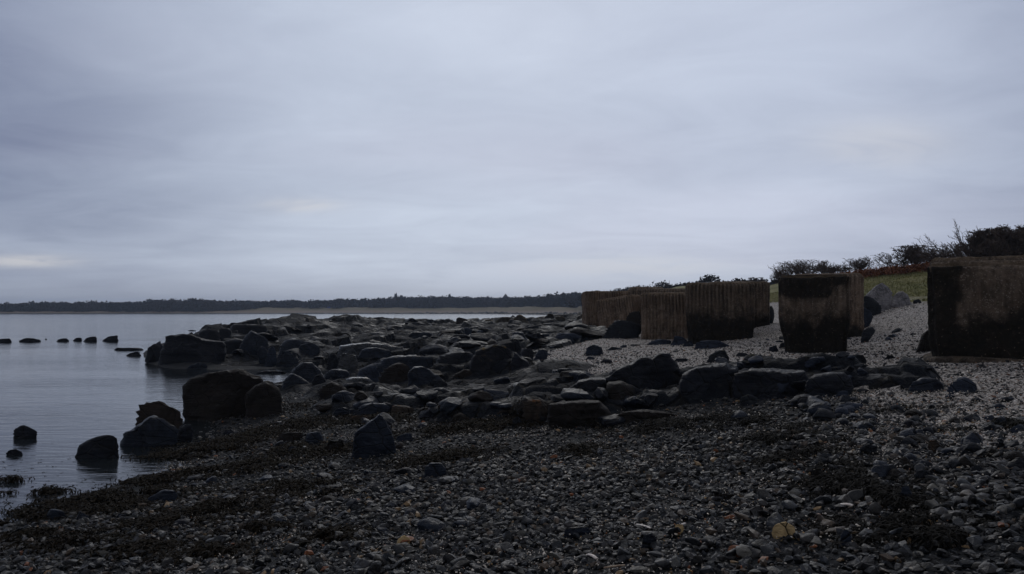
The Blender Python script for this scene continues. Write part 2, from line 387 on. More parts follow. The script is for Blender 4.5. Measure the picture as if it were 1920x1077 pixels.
def nz(scale, det, rough, vec, dist=0., off=0.):
    m = N('ShaderNodeMapping'); L(vec, m.inputs[0]); m.inputs['Location'].default_value = (off, off * .7, off * .3); m.inputs['Rotation'].default_value = (0, 0, .35)
    m.inputs['Scale'].default_value = (1, 1.35, 1)
    n = N('ShaderNodeTexNoise'); L(m.outputs[0], n.inputs['Vector']); n.inputs['Scale'].default_value = scale; n.inputs['Detail'].default_value = det
    n.inputs['Roughness'].default_value = rough; n.inputs['Distortion'].default_value = dist; return n.outputs['Fac']
c1 = nz(.42, 6, .52, cb.outputs[0], .5, 3.1); c2 = nz(1.5, 6, .6, cb.outputs[0], .8, 8.2); c3 = nz(.18, 3, .5, cb.outputs[0], .2, 1.7)
def dot(v):
    n = N('ShaderNodeVectorMath'); n.operation = 'DOT_PRODUCT'; L(D, n.inputs[0]); v = Vector(v).normalized(); n.inputs[1].default_value = v; return n.outputs['Value']
glow = rmp(dot(((1000 - 960) / F, 1, (583 - 130) / F)), .80, .998)
side = rmp(X, -.56, -.22)
base = mixc(rmp(Z, 0.0, .16), (.405, .465, .545), (.45, .50, .60))
low = (.20, .238, .35)
lum = mth('ADD', mth('MULTIPLY', glow, .56), mth('ADD', mth('MULTIPLY', side, .16), rmp(Z, .22, .0, 0., .20)))
lum = mth('ADD', lum, mth('MULTIPLY', mth('SUBTRACT', c1, .5), .78)); lum = mth('ADD', lum, mth('MULTIPLY', mth('SUBTRACT', c3, .5), .45)); lum = mth('ADD', lum, mth('MULTIPLY', mth('SUBTRACT', c2, .5), .44))
lum = mth('ADD', lum, .10, True)
cloud = mixc(lum, low, (.585, .66, .79))
tint = nz(.3, 2, .5, cb.outputs[0], 0, 5.5); cloud = mixc(rmp(X, -.3, .4, .25, .8), cloud, mixc(1.0, cloud, (.985, .965, .985), 'MULTIPLY'))
cloud = mixc(rmp(tint, .5, .68, 0., .35), cloud, mixc(1.0, cloud, (1.05, .985, .985), 'MULTIPLY'))
# pale gaps in the cloud: low in the west and above the wood
def gap(px, py, sx, sz, k):
    r = ray(px, py); r = r / np.linalg.norm(r)
    dx = mth('DIVIDE', mth('SUBTRACT', mth('DIVIDE', X, Y), float(r[0] / r[1])), sx); dz = mth('DIVIDE', mth('SUBTRACT', mth('DIVIDE', Z, Y), float(r[2] / r[1])), sz)
    q = mth('ADD', mth('MULTIPLY', dx, dx), mth('MULTIPLY', dz, dz)); g = mth('DIVIDE', 1., mth('ADD', 1., mth('MULTIPLY', q, q)))
    return mth('MULTIPLY', mth('MULTIPLY', g, rmp(Y, .0, .1)), mth('MULTIPLY', rmp(c2, .30, .55, .25, 1.), k))
gp = mth('ADD', mth('ADD', gap(50, 490, .055, .007, .7), gap(560, 385, .045, .008, .45)), mth('ADD', gap(1650, 270, .08, .03, .35), gap(1180, 500, .12, .012, .35)), True)
cloud = mixc(gp, cloud, (.70, .69, .70))
cloud = mixc(rmp(Z, .40, .70), cloud, (.36, .365, .39))
cloud = mixc(rmp(Y, .05, -.35), cloud, (.29, .295, .31))
hz = rmp(Z, .0, .05, .35, 0.); cloud = mixc(hz, cloud, (.46, .49, .56))
sc10 = N('ShaderNodeVectorMath'); sc10.operation = 'SCALE'; L(cloud, sc10.inputs[0]); sc10.inputs[3].default_value = 10.
fin = mixc(.97, sky.outputs[0], sc10.outputs[0]); L(fin, bg.inputs[0])

ld = bpy.data.lights.new('sun', 'SUN'); ld.energy = .5; ld.angle = math.radians(25); ld.color = (1, .96, .90)
lo = bpy.data.objects.new('sun', ld); COL.objects.link(lo); lo.location = (0, 0, 50)
sd = Vector((math.sin(-SUN_AZ) * math.cos(SUN_EL) * -1, math.cos(SUN_AZ) * math.cos(SUN_EL), math.sin(SUN_EL)))
lo.rotation_euler = sd.to_track_quat('Z', 'Y').to_euler()

cam = bpy.data.cameras.new('camera'); co = bpy.data.objects.new('camera', cam); COL.objects.link(co); sc.camera = co
cam.sensor_width = 36; cam.lens = F / 1920 * 36; cam.clip_start = .05; cam.clip_end = 6000
co.location = (0, 0, CAMZ); co.rotation_euler = (math.pi / 2 + TILT, 0, 0)
sc.view_settings.view_transform = 'Standard'; sc.view_settings.look = 'None'; sc.view_settings.exposure = 0; sc.view_settings.gamma = 1

# ================================================================== ROCKS
CR = dict(a=(0,560,3.99), b=(480,560,3.99), c=(960,560,3.99), d=(1440,560,3.99), e=(0,807,3.99), f=(480,807,3.99), g=(960,807,3.99), h=(1440,807,3.99),
          A=(1080,480,5.031), B=(1440,400,3.99), F=(200,580,5.33), G=(640,640,5.33))
def rock_shape(R, T, seed, lev, facets=15, rough=.05, hang=0, e=.62, asp=1.0):
    """closed rock whose outline in the local x-z plane is R(theta), half depth T in local y"""
    rg = np.random.default_rng(seed); v, f = ico(lev); v = v.copy()
    th = np.arctan2(v[:, 2] * asp, v[:, 0]); s = np.hypot(v[:, 0], v[:, 2]); rad = R(th)
    k = s ** e
    P = np.stack([np.cos(th) * rad * k, np.sign(v[:, 1]) * np.abs(v[:, 1]) ** .75 * T, np.sin(th) * rad * k], 1)
    size = max(np.ptp(P[:, 0]), np.ptp(P[:, 2])); ext = [(P[:, k].min(), P[:, k].max()) for k in (0, 2)]
    for i in range(facets):
        a = rg.uniform(0, 2 * math.pi); el = rg.uniform(-.25, .75)
        nrm = np.array([math.cos(a) * .9, -abs(math.sin(a)) if i % 3 else math.sin(a), el]); nrm[1] += math.copysign(.35, nrm[1]); nrm /= np.linalg.norm(nrm)
        dd = P @ nrm; h = np.quantile(dd, rg.uniform(.66, .90)); ex = np.maximum(dd - h, 0)
        keep = .12 + .88 * sstep(.0, .45, np.abs(P[:, 1]) / T)
        P -= nrm * (ex * keep)[:, None]
    for k, (a0, a1) in zip((0, 2), ext):
        P[:, k] = np.where(P[:, k] < 0, P[:, k] * a0 / min(P[:, k].min(), -1e-6), P[:, k] * a1 / max(P[:, k].max(), 1e-6))
    q = P / size * 3.0 + rg.uniform(0, 50, 3)
    n1 = fbm(q, 4); n2 = ridge(q * 2.7, 3); lay = vnoise(np.stack([q[:, 0] * .4, q[:, 1] * .4, q[:, 2] * 4.5], 1))
    d = size * rough * (n1 * .55 + n2 * .5 + lay * .45 + .25 * fbm(q * 6, 3))
    c = P / (np.linalg.norm(P, axis=1)[:, None] + 1e-6)
    return P + c * d[:, None], f
def poly_R(pts):
    """star-shaped radius function from outline points round the origin"""
    def R(th):
        out = np.zeros(len(th)); n = len(pts); dx, dz = np.cos(th), np.sin(th)
        for i in range(n):
            p, q = pts[i], pts[(i + 1) % n]; e = q - p; den = dx * e[1] - dz * e[0]
            den = np.where(np.abs(den) < 1e-9, 1e-9, den)
            tt = (p[0] * e[1] - p[1] * e[0]) / den; u = (p[0] * dz - p[1] * dx) / den
            ok = (tt > 0) & (u >= -1e-6) & (u <= 1 + 1e-6); out = np.where(ok, np.maximum(out, tt), out)
        out[out == 0] = np.median(out[out > 0]); return out
    return R
_seed = [100]
def rock(crop, pts, label, mat='slate', d=None, T=None, name='rock', cat='rock', group=None, rough=.042, facets=15, lev=None, sink=.18, z=None, e=.62):
    ox, oy, s = CR[crop]; px = [(ox + p[0] / s, oy + p[1] / s) for p in pts]; _seed[0] += 1
    xs = [p[0] for p in px]; ys = [p[1] for p in px]; cx = (min(xs) + max(xs)) / 2; base = max(ys)
    w_px = max(xs) - min(xs); h_px = base - min(ys)
    dd = d or hit(cx, base - .5) or 60.0
    wm = w_px / F * dd; hm = h_px / F * dd
    if T is None: T = .5 * min(wm, max(1.6 * hm, .45 * wm))
    dc = dd + T * .7 if d is None else dd
    W = np.array([at_d(p[0], p[1], dc) for p in px])
    zmin, zmax = W[:, 2].min(), W[:, 2].max()
    low = W[:, 2] < zmin + .35 * (zmax - zmin); W[low, 2] -= sink * (zmax - zmin) + .03   # bed it in
    gmin = max(gh((cx - 960) / F * dc, dc), -.1) - .05; W[low, 2] = np.minimum(W[low, 2], gmin)
    c0 = W[:, [0, 2]]; ar = 0; c = np.zeros(2)
    for i in range(len(c0)):
        p, q = c0[i], c0[(i + 1) % len(c0)]; cr = p[0] * q[1] - q[0] * p[1]; ar += cr; c += (p + q) * cr
    c = c / (3 * ar); pl = c0 - c
    if lev is None: lev = 5 if w_px > 110 else (4 if w_px > 28 else 3)
    P, f = rock_shape(poly_R(pl), T, _seed[0], lev, facets, rough, e=e, asp=float(np.ptp(pl[:, 1]) / np.ptp(pl[:, 0])))
    az = math.atan2(c[0], dc); P2 = P.copy(); P2[:, 0] = P[:, 0] + P[:, 1] * math.sin(az); P2[:, 1] = P[:, 1] * math.cos(az)
    zb = P2[:, 2].min(); P2[:, 2] -= zb
    m = new_mesh(name, P2, f[:, ::-1] if False else f)
    o = link(name, m, M[mat], loc=(c[0], dc, c[1] + zb + (.04 if cat == 'stone' else 0))); tag(o, label, cat, group)
    return o
CAPS.clear()
R = rock
# --- low skerry rocks out in the sea
S = 'skerry rocks in the sea at the left'
R('a', [(-40,310),(0,305),(70,297),(98,322),(60,333),(-40,333)], 'low black rock in the sea cut by the left edge of the photo', 'black', group=S)
R('a', [(143,312),(200,300),(290,303),(325,321),(220,328),(145,328)], 'long flat-topped black skerry, second from the left edge', 'black', group=S)
R('a', [(325,305),(345,296),(362,305),(350,309)], 'tiny black rock tip just right of the long flat skerry', 'black', group=S)
R('a', [(405,324),(440,305),(490,300),(522,315),(505,327)], 'leftmost wedge in the chain of joined black skerry rocks', 'black', group=S)
R('a', [(522,322),(560,295),(605,293),(620,322)], 'small humped black rock in the middle of the skerry chain', 'black', group=S)
R('a', [(610,322),(640,290),(715,283),(732,322),(650,326)], 'blocky black rock ending the joined skerry chain on its right', 'black', group=S)
R('a', [(738,320),(800,290),(870,279),(890,288),(893,322),(760,324)], 'rightmost skerry rock, flat slanting top, alone in the sea', 'black', group=S)
R('a', [(820,390),(880,368),(1078,372),(1082,386),(860,394)], 'long thin plank-like black rock awash left of the headland', 'black', lev=4)
R('a', [(900,433),(975,414),(1010,406),(1050,400),(1075,430)], 'small jagged black rocks awash just below the plank-like one', 'black')
R('a', [(1108,472),(1150,460),(1188,466),(1188,477)], 'tiny rock awash under the left end of the headland', 'black')
R('a', [(1140,335),(1165,320),(1222,322),(1228,350),(1150,348)], 'thin slab jutting over the sea at the headland tip', 'slate', d=33.5)
R('a', [(1080,415),(1110,370),(1160,340),(1225,350),(1230,430),(1090,432)], 'low stepped rock at the foot of the headland tip', 'black', d=32.5, T=.7)
R('a', [(1400,241),(1440,235),(1470,241),(1440,245)], 'faint sliver of rock awash behind the headland', 'black')
R('a', [(1365,532),(1430,500),(1480,480),(1530,485),(1552,512),(1545,533)], 'low whale-backed wet rock in the cove before the headland', 'slate', lev=4)
R('F', [(1410,655),(1520,632),(1640,615),(1795,637),(1780,648)], 'long low ledge awash in the cove right of the whale-backed rock', 'black', lev=4)
# --- near rocks in the water
R('a', [(95,1015),(110,985),(150,958),(185,952),(230,968),(270,990),(282,1000),(252,1040),(205,1062),(110,1060)], 'lone rounded dark boulder in the sea near the left edge', 'black', lev=4, facets=9)
R('e', [(46,170),(70,147),(110,143),(170,160),(182,182),(100,200),(55,192)], 'small weedy rock in the sea below the lone rounded boulder', 'black', lev=4, facets=8)
R('e', [(535,195),(600,120),(700,62),(840,38),(885,58),(890,150),(896,200),(880,225),(700,232),(560,222)], 'large smooth black boulder in the shallows, leftmost of the near group', 'black', facets=10, rough=.03)
R('a', [(898,1080),(920,1012),(960,990),(1000,990),(1060,930),(1120,884),(1180,880),(1240,900),(1310,950),(1335,1000),(1300,1080),(1280,1130),(1000,1138),(905,1118)], 'smooth blue-black domed boulder in front of the brown rock', 'slate', facets=11, rough=.035, T=.55)
R('a', [(1012,850),(1040,800),(1090,785),(1160,778),(1180,758),(1230,773),(1280,818),(1350,850),(1374,890),(1352,945),(1310,1000),(1015,1000)], 'rough brown rock with a nicked top behind the domed boulder', 'brown', d=13.6, T=.5, rough=.07)
R('a', [(1285,1010),(1340,962),(1430,940),(1446,990),(1430,1032),(1300,1045)], 'small black rock squeezed beside the domed boulder at the waterline', 'black', d=13.0, T=.3)
R('F', [(760,800),(775,770),(800,740),(850,690),(960,680),(1090,655),(1180,638),(1345,626),(1400,660),(1500,700),(1548,745),(1575,820),(1580,1130),(780,1135),(766,900)], 'biggest boulder at the water edge, dark brown and blocky', 'dkbrown', T=.75, rough=.055, facets=11, lev=6)
R('F', [(1375,880),(1450,820),(1590,728),(1650,740),(1750,800),(1758,850),(1765,1085),(1400,1110),(1380,950)], 'leaning boulder pressed against the right side of the biggest one', 'dkbrown', d=15.0, T=.5, rough=.06)
# --- headland
R('F', [(520,485),(530,420),(566,350),(578,265),(700,262),(830,262),(900,290),(1150,330),(1200,360),(1180,545),(800,558),(540,535)], 'steep-faced black block forming the seaward corner of the headland', 'black', T=1.3, lev=6, facets=12)
R('F', [(1120,330),(1230,300),(1330,300),(1420,330),(1400,500),(1300,540),(1120,550)], 'dark upright rock face right of the headland corner block', 'black', d=33.5, T=1.2)
R('F', [(820,285),(830,245),(865,233),(890,245),(900,290)], 'small round lump on top of the headland corner block', 'black', d=37)
R('F', [(890,300),(905,230),(940,210),(1000,203),(1060,200),(1125,210),(1150,260),(1150,340),(900,345)], 'low rounded rock behind the headland corner block', 'black', d=38, T=1.2)
R('F', [(1115,300),(1122,200),(1142,181),(1195,190),(1250,205),(1260,330)], 'narrow lump between the two taller headland rocks', 'black', d=40, T=.8)
R('F', [(1225,300),(1228,200),(1256,143),(1340,150),(1450,153),(1580,160),(1625,250),(1500,330),(1250,340)], 'long high square-topped rock on the headland skyline', 'black', d=43, T=1.6)
R('F', [(1320,370),(1370,290),(1450,218),(1530,258),(1610,300),(1622,330),(1560,420),(1480,480),(1340,490)], 'big rounded boulder with a pale edge on the headland slope', 'slate', d=33, T=.9)
R('F', [(1500,420),(1530,380),(1582,370),(1617,390),(1600,435),(1540,465)], 'small round boulder at the foot of the headland slope', 'slate', d=31.5)
R('b', [(55,430),(90,380),(140,358),(150,395),(160,445),(100,450)], 'pale-faced little slab beside the dark wedge on the cove edge', 'grey', d=30.5)
R('b', [(148,398),(315,400),(320,430),(300,452),(160,448)], 'dark wedge with a flat pale top at the cove edge', 'slate', d=30)
R('b', [(150,390),(190,320),(300,300),(420,320),(470,370),(320,402)], 'broad sloping slab rising behind the dark wedge', 'slate', d=32.5, T=1.4)
R('b', [(290,400),(340,350),(430,330),(480,370),(440,400)], 'low angular rock right of the broad sloping slab', 'slate', d=31.8)
G1 = 'rocks along the skyline of the platform'
SK = [([(-20,215),(70,200),(90,185),(150,170),(192,190),(200,230)], 50, 'low hump on the skyline right of the square-topped headland rock', 'black'),
 ([(188,215),(205,165),(240,163),(256,185),(262,220)], 52, 'small knob on the skyline left of the longest skyline rock', 'black'),
 ([(250,240),(262,185),(290,165),(370,159),(440,175),(472,213),(470,245)], 53, 'longest humped rock breaking the skyline above the sea', 'black'),
 ([(498,240),(505,205),(560,195),(640,197),(640,245)], 56, 'low flat rock just right of the longest skyline rock', 'black'),
 ([(635,235),(652,190),(680,181),(732,182),(772,202),(775,240)], 58, 'low broad rock with a raised middle on the skyline', 'black'),
 ([(770,250),(780,208),(860,190),(905,190),(910,240)], 60, 'dull low rock before the row of rounded skyline humps', 'black'),
 ([(895,215),(910,185),(960,170),(992,186),(1000,220)], 62, 'first of the rounded humps in the middle of the skyline', 'black'),
 ([(985,215),(1005,175),(1040,168),(1075,180),(1130,185),(1130,220)], 62, 'twin-topped hump between two rounder skyline humps', 'black'),
 ([(1118,215),(1125,180),(1160,152),(1220,158),(1292,180),(1302,215)], 63, 'broad rounded hump just left of the tiny knob on the skyline', 'dkbrown'),
 ([(1322,195),(1340,163),(1370,163),(1388,188),(1380,200)], 66, 'tiny upright knob on the skyline left of the box-shaped boulder', 'black'),
 ([(1380,200),(1420,190),(1480,180),(1500,210),(1400,220)], 66, 'thin low rock leading up to the box-shaped boulder', 'black'),
 ([(1492,215),(1495,152),(1510,142),(1590,142),(1600,190),(1597,222)], 64, 'box-shaped brown boulder standing on the skyline', 'brown'),
 ([(1684,205),(1690,172),(1720,160),(1770,165),(1792,195),(1790,210)], 68, 'small brown boulder left of the pointed yellowish boulders', 'yellow'),
 ([(1778,205),(1790,165),(1830,141),(1900,138),(1925,185),(1900,210)], 68, 'flat-topped yellowish boulder touching the pointed one', 'yellow')]
for p, d_, lb, mt in SK: R('b', p, lb, mt, d=d_, group=G1, lev=4)
for p, d_, lb, mt in [([(0,205),(0,160),(40,124),(60,121),(90,130),(130,165),(142,205)], 66, 'biggest pointed yellowish boulder on the platform skyline', 'yellow'),
 ([(138,190),(150,160),(190,140),(220,155),(230,190)], 66, 'small yellowish boulder right of the biggest pointed one', 'yellow'),
 ([(228,190),(232,155),(270,118),(300,115),(318,122),(322,175),(240,195)], 64, 'dark tall boulder amid the yellowish ones near the blocks', 'dkbrown'),
 ([(318,180),(322,140),(340,132),(410,134),(422,165),(418,185)], 64, 'square golden boulder right of the dark tall one', 'yellow'),
 ([(415,175),(425,132),(450,132),(475,148),(470,170)], 67, 'small golden boulder tucked behind the square golden one', 'yellow'),
 ([(480,175),(490,140),(520,120),(552,118),(575,150),(570,180)], 62, 'golden boulder touching the left edge of the concrete blocks', 'yellow')]:
    R('c', p, lb, mt, d=d_, group=G1, lev=4)
# --- platform interior
R('b', [(578,392),(640,362),(760,350),(900,348),(1080,344),(1105,360),(900,392),(760,412),(600,400)], 'long pale wet slab shining in the middle of the platform', 'wet', d=31.5, T=1.3)
R('b', [(755,432),(788,380),(900,372),(1000,380),(1045,430),(960,440),(800,440)], 'dark angular block in front of the long shining slab', 'slate', d=29.5, T=.7)
R('b', [(520,475),(560,430),(610,415),(640,470)], 'black triangular rock left of the pointed wet slab', 'black', d=27.6)
R('b', [(600,468),(640,408),(700,418),(765,432),(720,462)], 'pointed wet slab with a bright upper edge', 'wet', d=27.4)
R('b', [(1440,350),(1450,300),(1500,250),(1570,213),(1622,235),(1572,345)], 'sloping slab left of the deep cleft near the skyline', 'grey', d=42, T=1.2)
R('b', [(1588,345),(1620,240),(1720,228),(1800,238),(1910,300),(1700,350)], 'sloping slab right of the deep cleft near the skyline', 'grey', d=42, T=1.4)
R('b', [(1640,330),(1790,240),(1830,238),(1960,300),(1990,345),(1700,355)], 'peaked slab leaning on the right cleft slab', 'dry', d=38, T=1.2)
R('b', [(560,300),(600,262),(680,255),(720,290),(640,310)], 'rough rusty-topped rock on the back of the platform', 'dkbrown', d=44)
R('b', [(720,310),(800,270),(900,262),(960,300),(840,320)], 'low dull rock in the back centre of the platform', 'slate', d=42)
R('b', [(1100,300),(1180,255),(1300,250),(1360,290),(1240,315)], 'low broad rock behind the broken ledges at the back', 'slate', d=44)
# mid foreground of the platform
R('b', [(268,600),(270,545),(300,510),(350,483),(420,483),(470,530),(492,560),(520,600),(500,660),(300,660)], 'tall smooth dark rock standing split behind the pale-edged half', 'slate', d=22, T=.6, facets=11)
R('b', [(190,690),(200,620),(262,558),(335,590),(430,660),(442,690),(310,722),(200,712)], 'half-dome rock with a pale edge in front of the tall split one', 'slate', d=21, T=.6, rough=.03)
R('b', [(378,655),(440,590),(492,563),(527,610),(470,665),(400,680)], 'dark wedge caught between the split rocks', 'black', d=20.9, T=.35)
R('b', [(458,720),(470,670),(520,640),(565,625),(640,650),(692,690),(680,745),(600,775),(480,765)], 'dark hunched boulder right of the split rocks', 'dkbrown', T=.6)
R('b', [(500,610),(510,565),(560,528),(680,538),(705,570),(640,620),(530,625)], 'low dark slab behind the hunched boulder', 'slate', d=23, T=.7)
R('b', [(600,650),(660,610),(720,590),(820,588),(905,640),(870,700),(700,712),(620,680)], 'wet sloping slab between the hunched boulder and the brown pair', 'wet', d=19.5, T=.6)
R('b', [(700,600),(780,540),(860,500),(960,480),(980,520),(900,600),(800,620)], 'long grey slab sloping down left of the brown pair', 'grey', d=21.5, T=1.0)
R('b', [(903,595),(960,510),(1030,490),(1090,484),(1150,505),(1170,600),(1145,700),(1000,715),(930,690)], 'rounded brown boulder, left of the dark touching pair', 'dkbrown', T=.6, facets=11)
R('b', [(1138,640),(1140,555),(1180,513),(1260,508),(1330,558),(1400,610),(1450,655),(1290,705),(1150,705)], 'rounded black boulder, right of the dark touching pair', 'slate', d=17.9, T=.6, facets=11)
R('b', [(1280,655),(1290,630),(1330,613),(1420,613),(1458,655),(1440,675),(1290,682)], 'pale blue-grey broken rock beside the touching pair', 'dry', d=17.2, lev=4)
R('b', [(1085,705),(1150,658),(1235,660),(1245,705)], 'small mossy rock lying under the touching pair', 'dkbrown', d=17.0, lev=4)
R('b', [(1350,540),(1400,500),(1460,492),(1510,530),(1480,560),(1400,570)], 'greenish small boulder behind the pale broken rock', 'dry', d=19, lev=4)
R('b', [(1440,660),(1480,570),(1560,530),(1620,540),(1640,640),(1500,670)], 'low brown slope of rock left of the lichen-topped mass', 'dkbrown', d=18.3, T=.6)
R('b', [(1590,640),(1602,500),(1640,405),(1720,375),(1790,350),(1880,348),(1925,380),(1950,500),(1930,640),(1700,660)], 'large black rock mass with a yellow lichen crown', 'lichen', d=18.4, T=.9, lev=6)
R('b', [(1900,645),(1900,480),(1930,400),(1990,450),(2030,470),(2080,560),(2095,640),(2010,660)], 'dark rock with a curved crack right of the lichen crown', 'black', d=18.0, T=.8)
R('b', [(900,500),(950,450),(1060,435),(1200,430),(1330,430),(1350,520),(1200,560),(1000,560)], 'low wall of dark rock behind the touching pair', 'slate', d=20.5, T=.9)
R('b', [(1330,520),(1340,425),(1450,410),(1600,398),(1650,480),(1620,560),(1450,560)], 'dark flat-topped wall left of the lichen-topped mass', 'black', d=20.2, T=.9)
# ledges
R('b', [(853,775),(856,740),(885,710),(960,712),(1035,715),(1040,800),(900,800)], 'left end of the upright grey ledge, with a rounded shoulder', 'slate', d=14.9, T=.35)
R('b', [(1030,805),(1032,718),(1110,722),(1178,728),(1180,808)], 'square middle block of the upright grey ledge', 'grey', d=14.9, T=.35, facets=8, rough=.03)
R('b', [(1178,808),(1180,728),(1240,708),(1283,710),(1288,800),(1240,812)], 'right end of the upright grey ledge beside a dark block', 'grey', d=14.9, T=.3)
R('b', [(1283,800),(1285,690),(1340,675),(1400,675),(1475,700),(1475,770),(1400,812)], 'dark cubic block between two ledges', 'black', d=14.6, T=.4)
R('b', [(1520,740),(1560,690),(1600,648),(1700,652),(1835,680),(1850,800),(1700,832),(1540,822)], 'greyish speckled slab left of the long ridge', 'dry', d=15.3, T=0.9)
R('b', [(1830,790),(1840,660),(1960,640),(2110,650),(2210,670),(2200,780),(2000,800)], 'smooth dark slab meeting the left end of the long ridge', 'slate', d=14.4, T=1.0)
R('b', [(555,880),(600,830),(650,812),(700,830),(718,875),(640,895)], 'small humped rock at the left end of the low ledge', 'slate', lev=4)
R('b', [(700,885),(740,830),(800,800),(860,788),(960,790),(1005,805),(1012,885),(850,895)], 'wide low ledge with a pale rim left of centre', 'slate', T=.3)
R('b', [(1002,885),(1008,800),(1090,803),(1180,822),(1205,885),(1080,895)], 'low brown ledge joined to the wide low one', 'orange', d=13.5, T=.3)
R('b', [(1200,890),(1210,830),(1270,812),(1340,815),(1350,890)], 'short dark ledge below the cubic block', 'dkbrown', d=13.3, T=.3)
R('b', [(1335,890),(1342,805),(1400,762),(1465,758),(1485,800),(1478,890),(1400,900)], 'rounded weathered knob in the row of low ledges', 'orange', d=13.0, T=.35)
R('b', [(1475,890),(1480,790),(1560,765),(1700,755),(1800,800),(1835,885),(1700,915),(1550,905)], 'broad brown rock with rusty stains among the ledges', 'orange', d=12.6, T=.45)
R('b', [(1790,920),(1800,850),(1850,818),(1920,822),(1980,860),(1990,920),(1880,940)], 'rounded rock with an orange spot left of the rusty upright', 'orange', d=11.9, T=.3)
R('b', [(1435,930),(1480,880),(1530,862),(1600,890),(1640,935),(1540,950)], 'low dark slope of rock below the rusty-stained one', 'dkbrown', T=.3, lev=4)
R('b', [(1345,930),(1370,905),(1410,893),(1420,930),(1400,950)], 'little pale wedge of stone before the ledges', 'dry', lev=4)
R('b', [(680,900),(740,880),(800,875),(860,900),(850,940),(720,940)], 'weed-draped hump just left behind the pointed boulder', 'orange', lev=4)
# standing pointed boulder and company
R('b', [(715,1200),(712,1100),(740,1010),(800,970),(880,915),(930,868),(958,885),(978,915),(1010,980),(1045,1060),(1062,1120),(1000,1170),(860,1205),(740,1218)], 'pointed smooth blue-grey boulder standing alone on the pebbles', 'slate', T=.33, facets=10, rough=.02, lev=6, e=.8)
R('b', [(1035,1080),(1045,1028),(1160,1003),(1192,1058),(1160,1085)], 'flat slab lying at the right foot of the pointed boulder', 'slate', lev=4)
R('f', [(1252,365),(1260,280),(1310,248),(1380,248),(1427,300),(1432,360),(1370,388),(1290,385)], 'dark squarish stone half sunk right below the pointed boulder', 'slate', lev=4, T=.13, rough=.03)
R('f', [(355,105),(400,30),(500,15),(525,90),(400,118)], 'dark blue slab among the weed left of the pointed boulder', 'slate', lev=4)
R('f', [(435,168),(560,90),(640,78),(682,130),(650,172),(470,178)], 'mossy brown rock close to the left foot of the pointed boulder', 'dkbrown', lev=4)
R('f', [(125,85),(200,20),(340,18),(355,80),(240,100)], 'weedy rock left of the dark blue slab', 'dkbrown', lev=4)
R('f', [(190,160),(270,118),(345,160),(300,185)], 'low grey wedge below the weedy rock', 'slate', lev=4)
R('e', [(1088,532),(1110,500),(1230,450),(1310,458),(1332,490),(1250,545),(1130,562)], 'long flat grey slab on the weedy shore near the water', 'slate', lev=4, rough=.03)
R('e', [(335,655),(380,598),(470,610),(545,680),(520,702),(400,702)], 'largest dark flat rock at the waterline in the lower left', 'slate', lev=4)
R('e', [(540,672),(600,608),(660,640),(705,660),(560,692)], 'thin tilted slab right of the largest waterline rock', 'slate', lev=4)
R('e', [(230,670),(280,625),(345,600),(365,640),(300,680)], 'small thin slab left of the largest waterline rock', 'slate', lev=4)
R('e', [(848,655),(890,625),(940,630),(962,662)], 'small low slab at the weed edge right of the tilted slab', 'slate', lev=4)
R('e', [(868,480),(890,450),(920,440),(962,465),(960,488)], 'small wet stone beside the puddles above the long grey slab', 'wet', lev=4)
R('e', [(-20,700),(20,685),(95,690),(60,712),(-10,715)], 'thin dark stone in the shallows at the lower left edge', 'black', lev=4)
R('e', [(1475,905),(1490,850),(1590,848),(1590,880),(1560,905)], 'pale-topped square slate among the lower left pebbles', 'grey', lev=4)
R('e', [(1380,810),(1400,775),(1490,768),(1500,790),(1440,815)], 'brown flat stone among dark slates at the lower left', 'orange', lev=4)
# --- the ridge crossing the beach
R('c', [(680,690),(690,590),(800,530),(900,493),(955,446),(1010,438),(1062,445),(1098,418),(1140,410),(1184,412),(1207,450),(1225,510),(1272,570),(1265,700),(930,720)], 'highest peak of the black ridge crossing the beach', 'black', d=12.5, T=0.9, lev=6, facets=10)
R('c', [(925,790),(930,700),(1000,697),(1222,693),(1253,745),(1256,850),(1080,850),(940,840)], 'rectangular faced block under the peak of the ridge', 'black', d=11.7, T=0.7, facets=8, rough=.03, e=.45)
R('c', [(700,720),(705,640),(830,622),(925,650),(935,835),(760,820),(700,770)], 'brown-tinged block left of the rectangular one in the ridge', 'dkbrown', d=11.75, T=0.7)
R('c', [(355,770),(390,690),(500,620),(600,600),(705,605),(715,790),(600,790),(400,790)], 'sloping left shoulder of the black ridge', 'black', d=12.1, T=0.9, lev=6)
R('c', [(130,740),(170,660),(260,640),(370,640),(420,700),(390,790),(200,780)], 'low bluish rock leading into the ridge from the left', 'slate', d=13.0, T=0.8)
R('c', [(270,950),(272,790),(350,778),(500,772),(640,778),(700,830),(770,900),(740,950),(640,990),(440,1000)], 'big weed-covered hump before the left shoulder of the ridge', 'dkbrown', T=0.7, lev=6)
R('c', [(68,950),(72,770),(130,755),(205,760),(272,810),(262,900),(305,960),(200,1005),(110,995)], 'rusty orange-stained upright rock at the ridge foot', 'orange', d=11.4, T=.4)
R('c', [(-10,960),(0,900),(40,885),(75,900),(80,960),(40,975)], 'small grey stone at the left foot of the rusty upright', 'dry', lev=4)
R('c', [(1245,830),(1250,640),(1275,570),(1380,520),(1480,505),(1600,492),(1690,525),(1710,700),(1690,815),(1450,835)], 'broad dark wall of rock right of the ridge peak', 'black', d=11.5, T=0.9, lev=6, facets=10)
R('c', [(1640,800),(1650,560),(1760,535),(1920,532),(2060,545),(2190,550),(2215,600),(2210,750),(2000,780),(1800,800)], 'long level stretch at the right end of the ridge wall', 'black', d=11.2, T=0.85, lev=6, facets=10)
R('c', [(1400,540),(1480,505),(1600,485),(1760,480),(1790,500),(1700,525),(1500,540)], 'flat greenish ledge on the back of the ridge', 'dry', d=13.6, T=.5, lev=4)
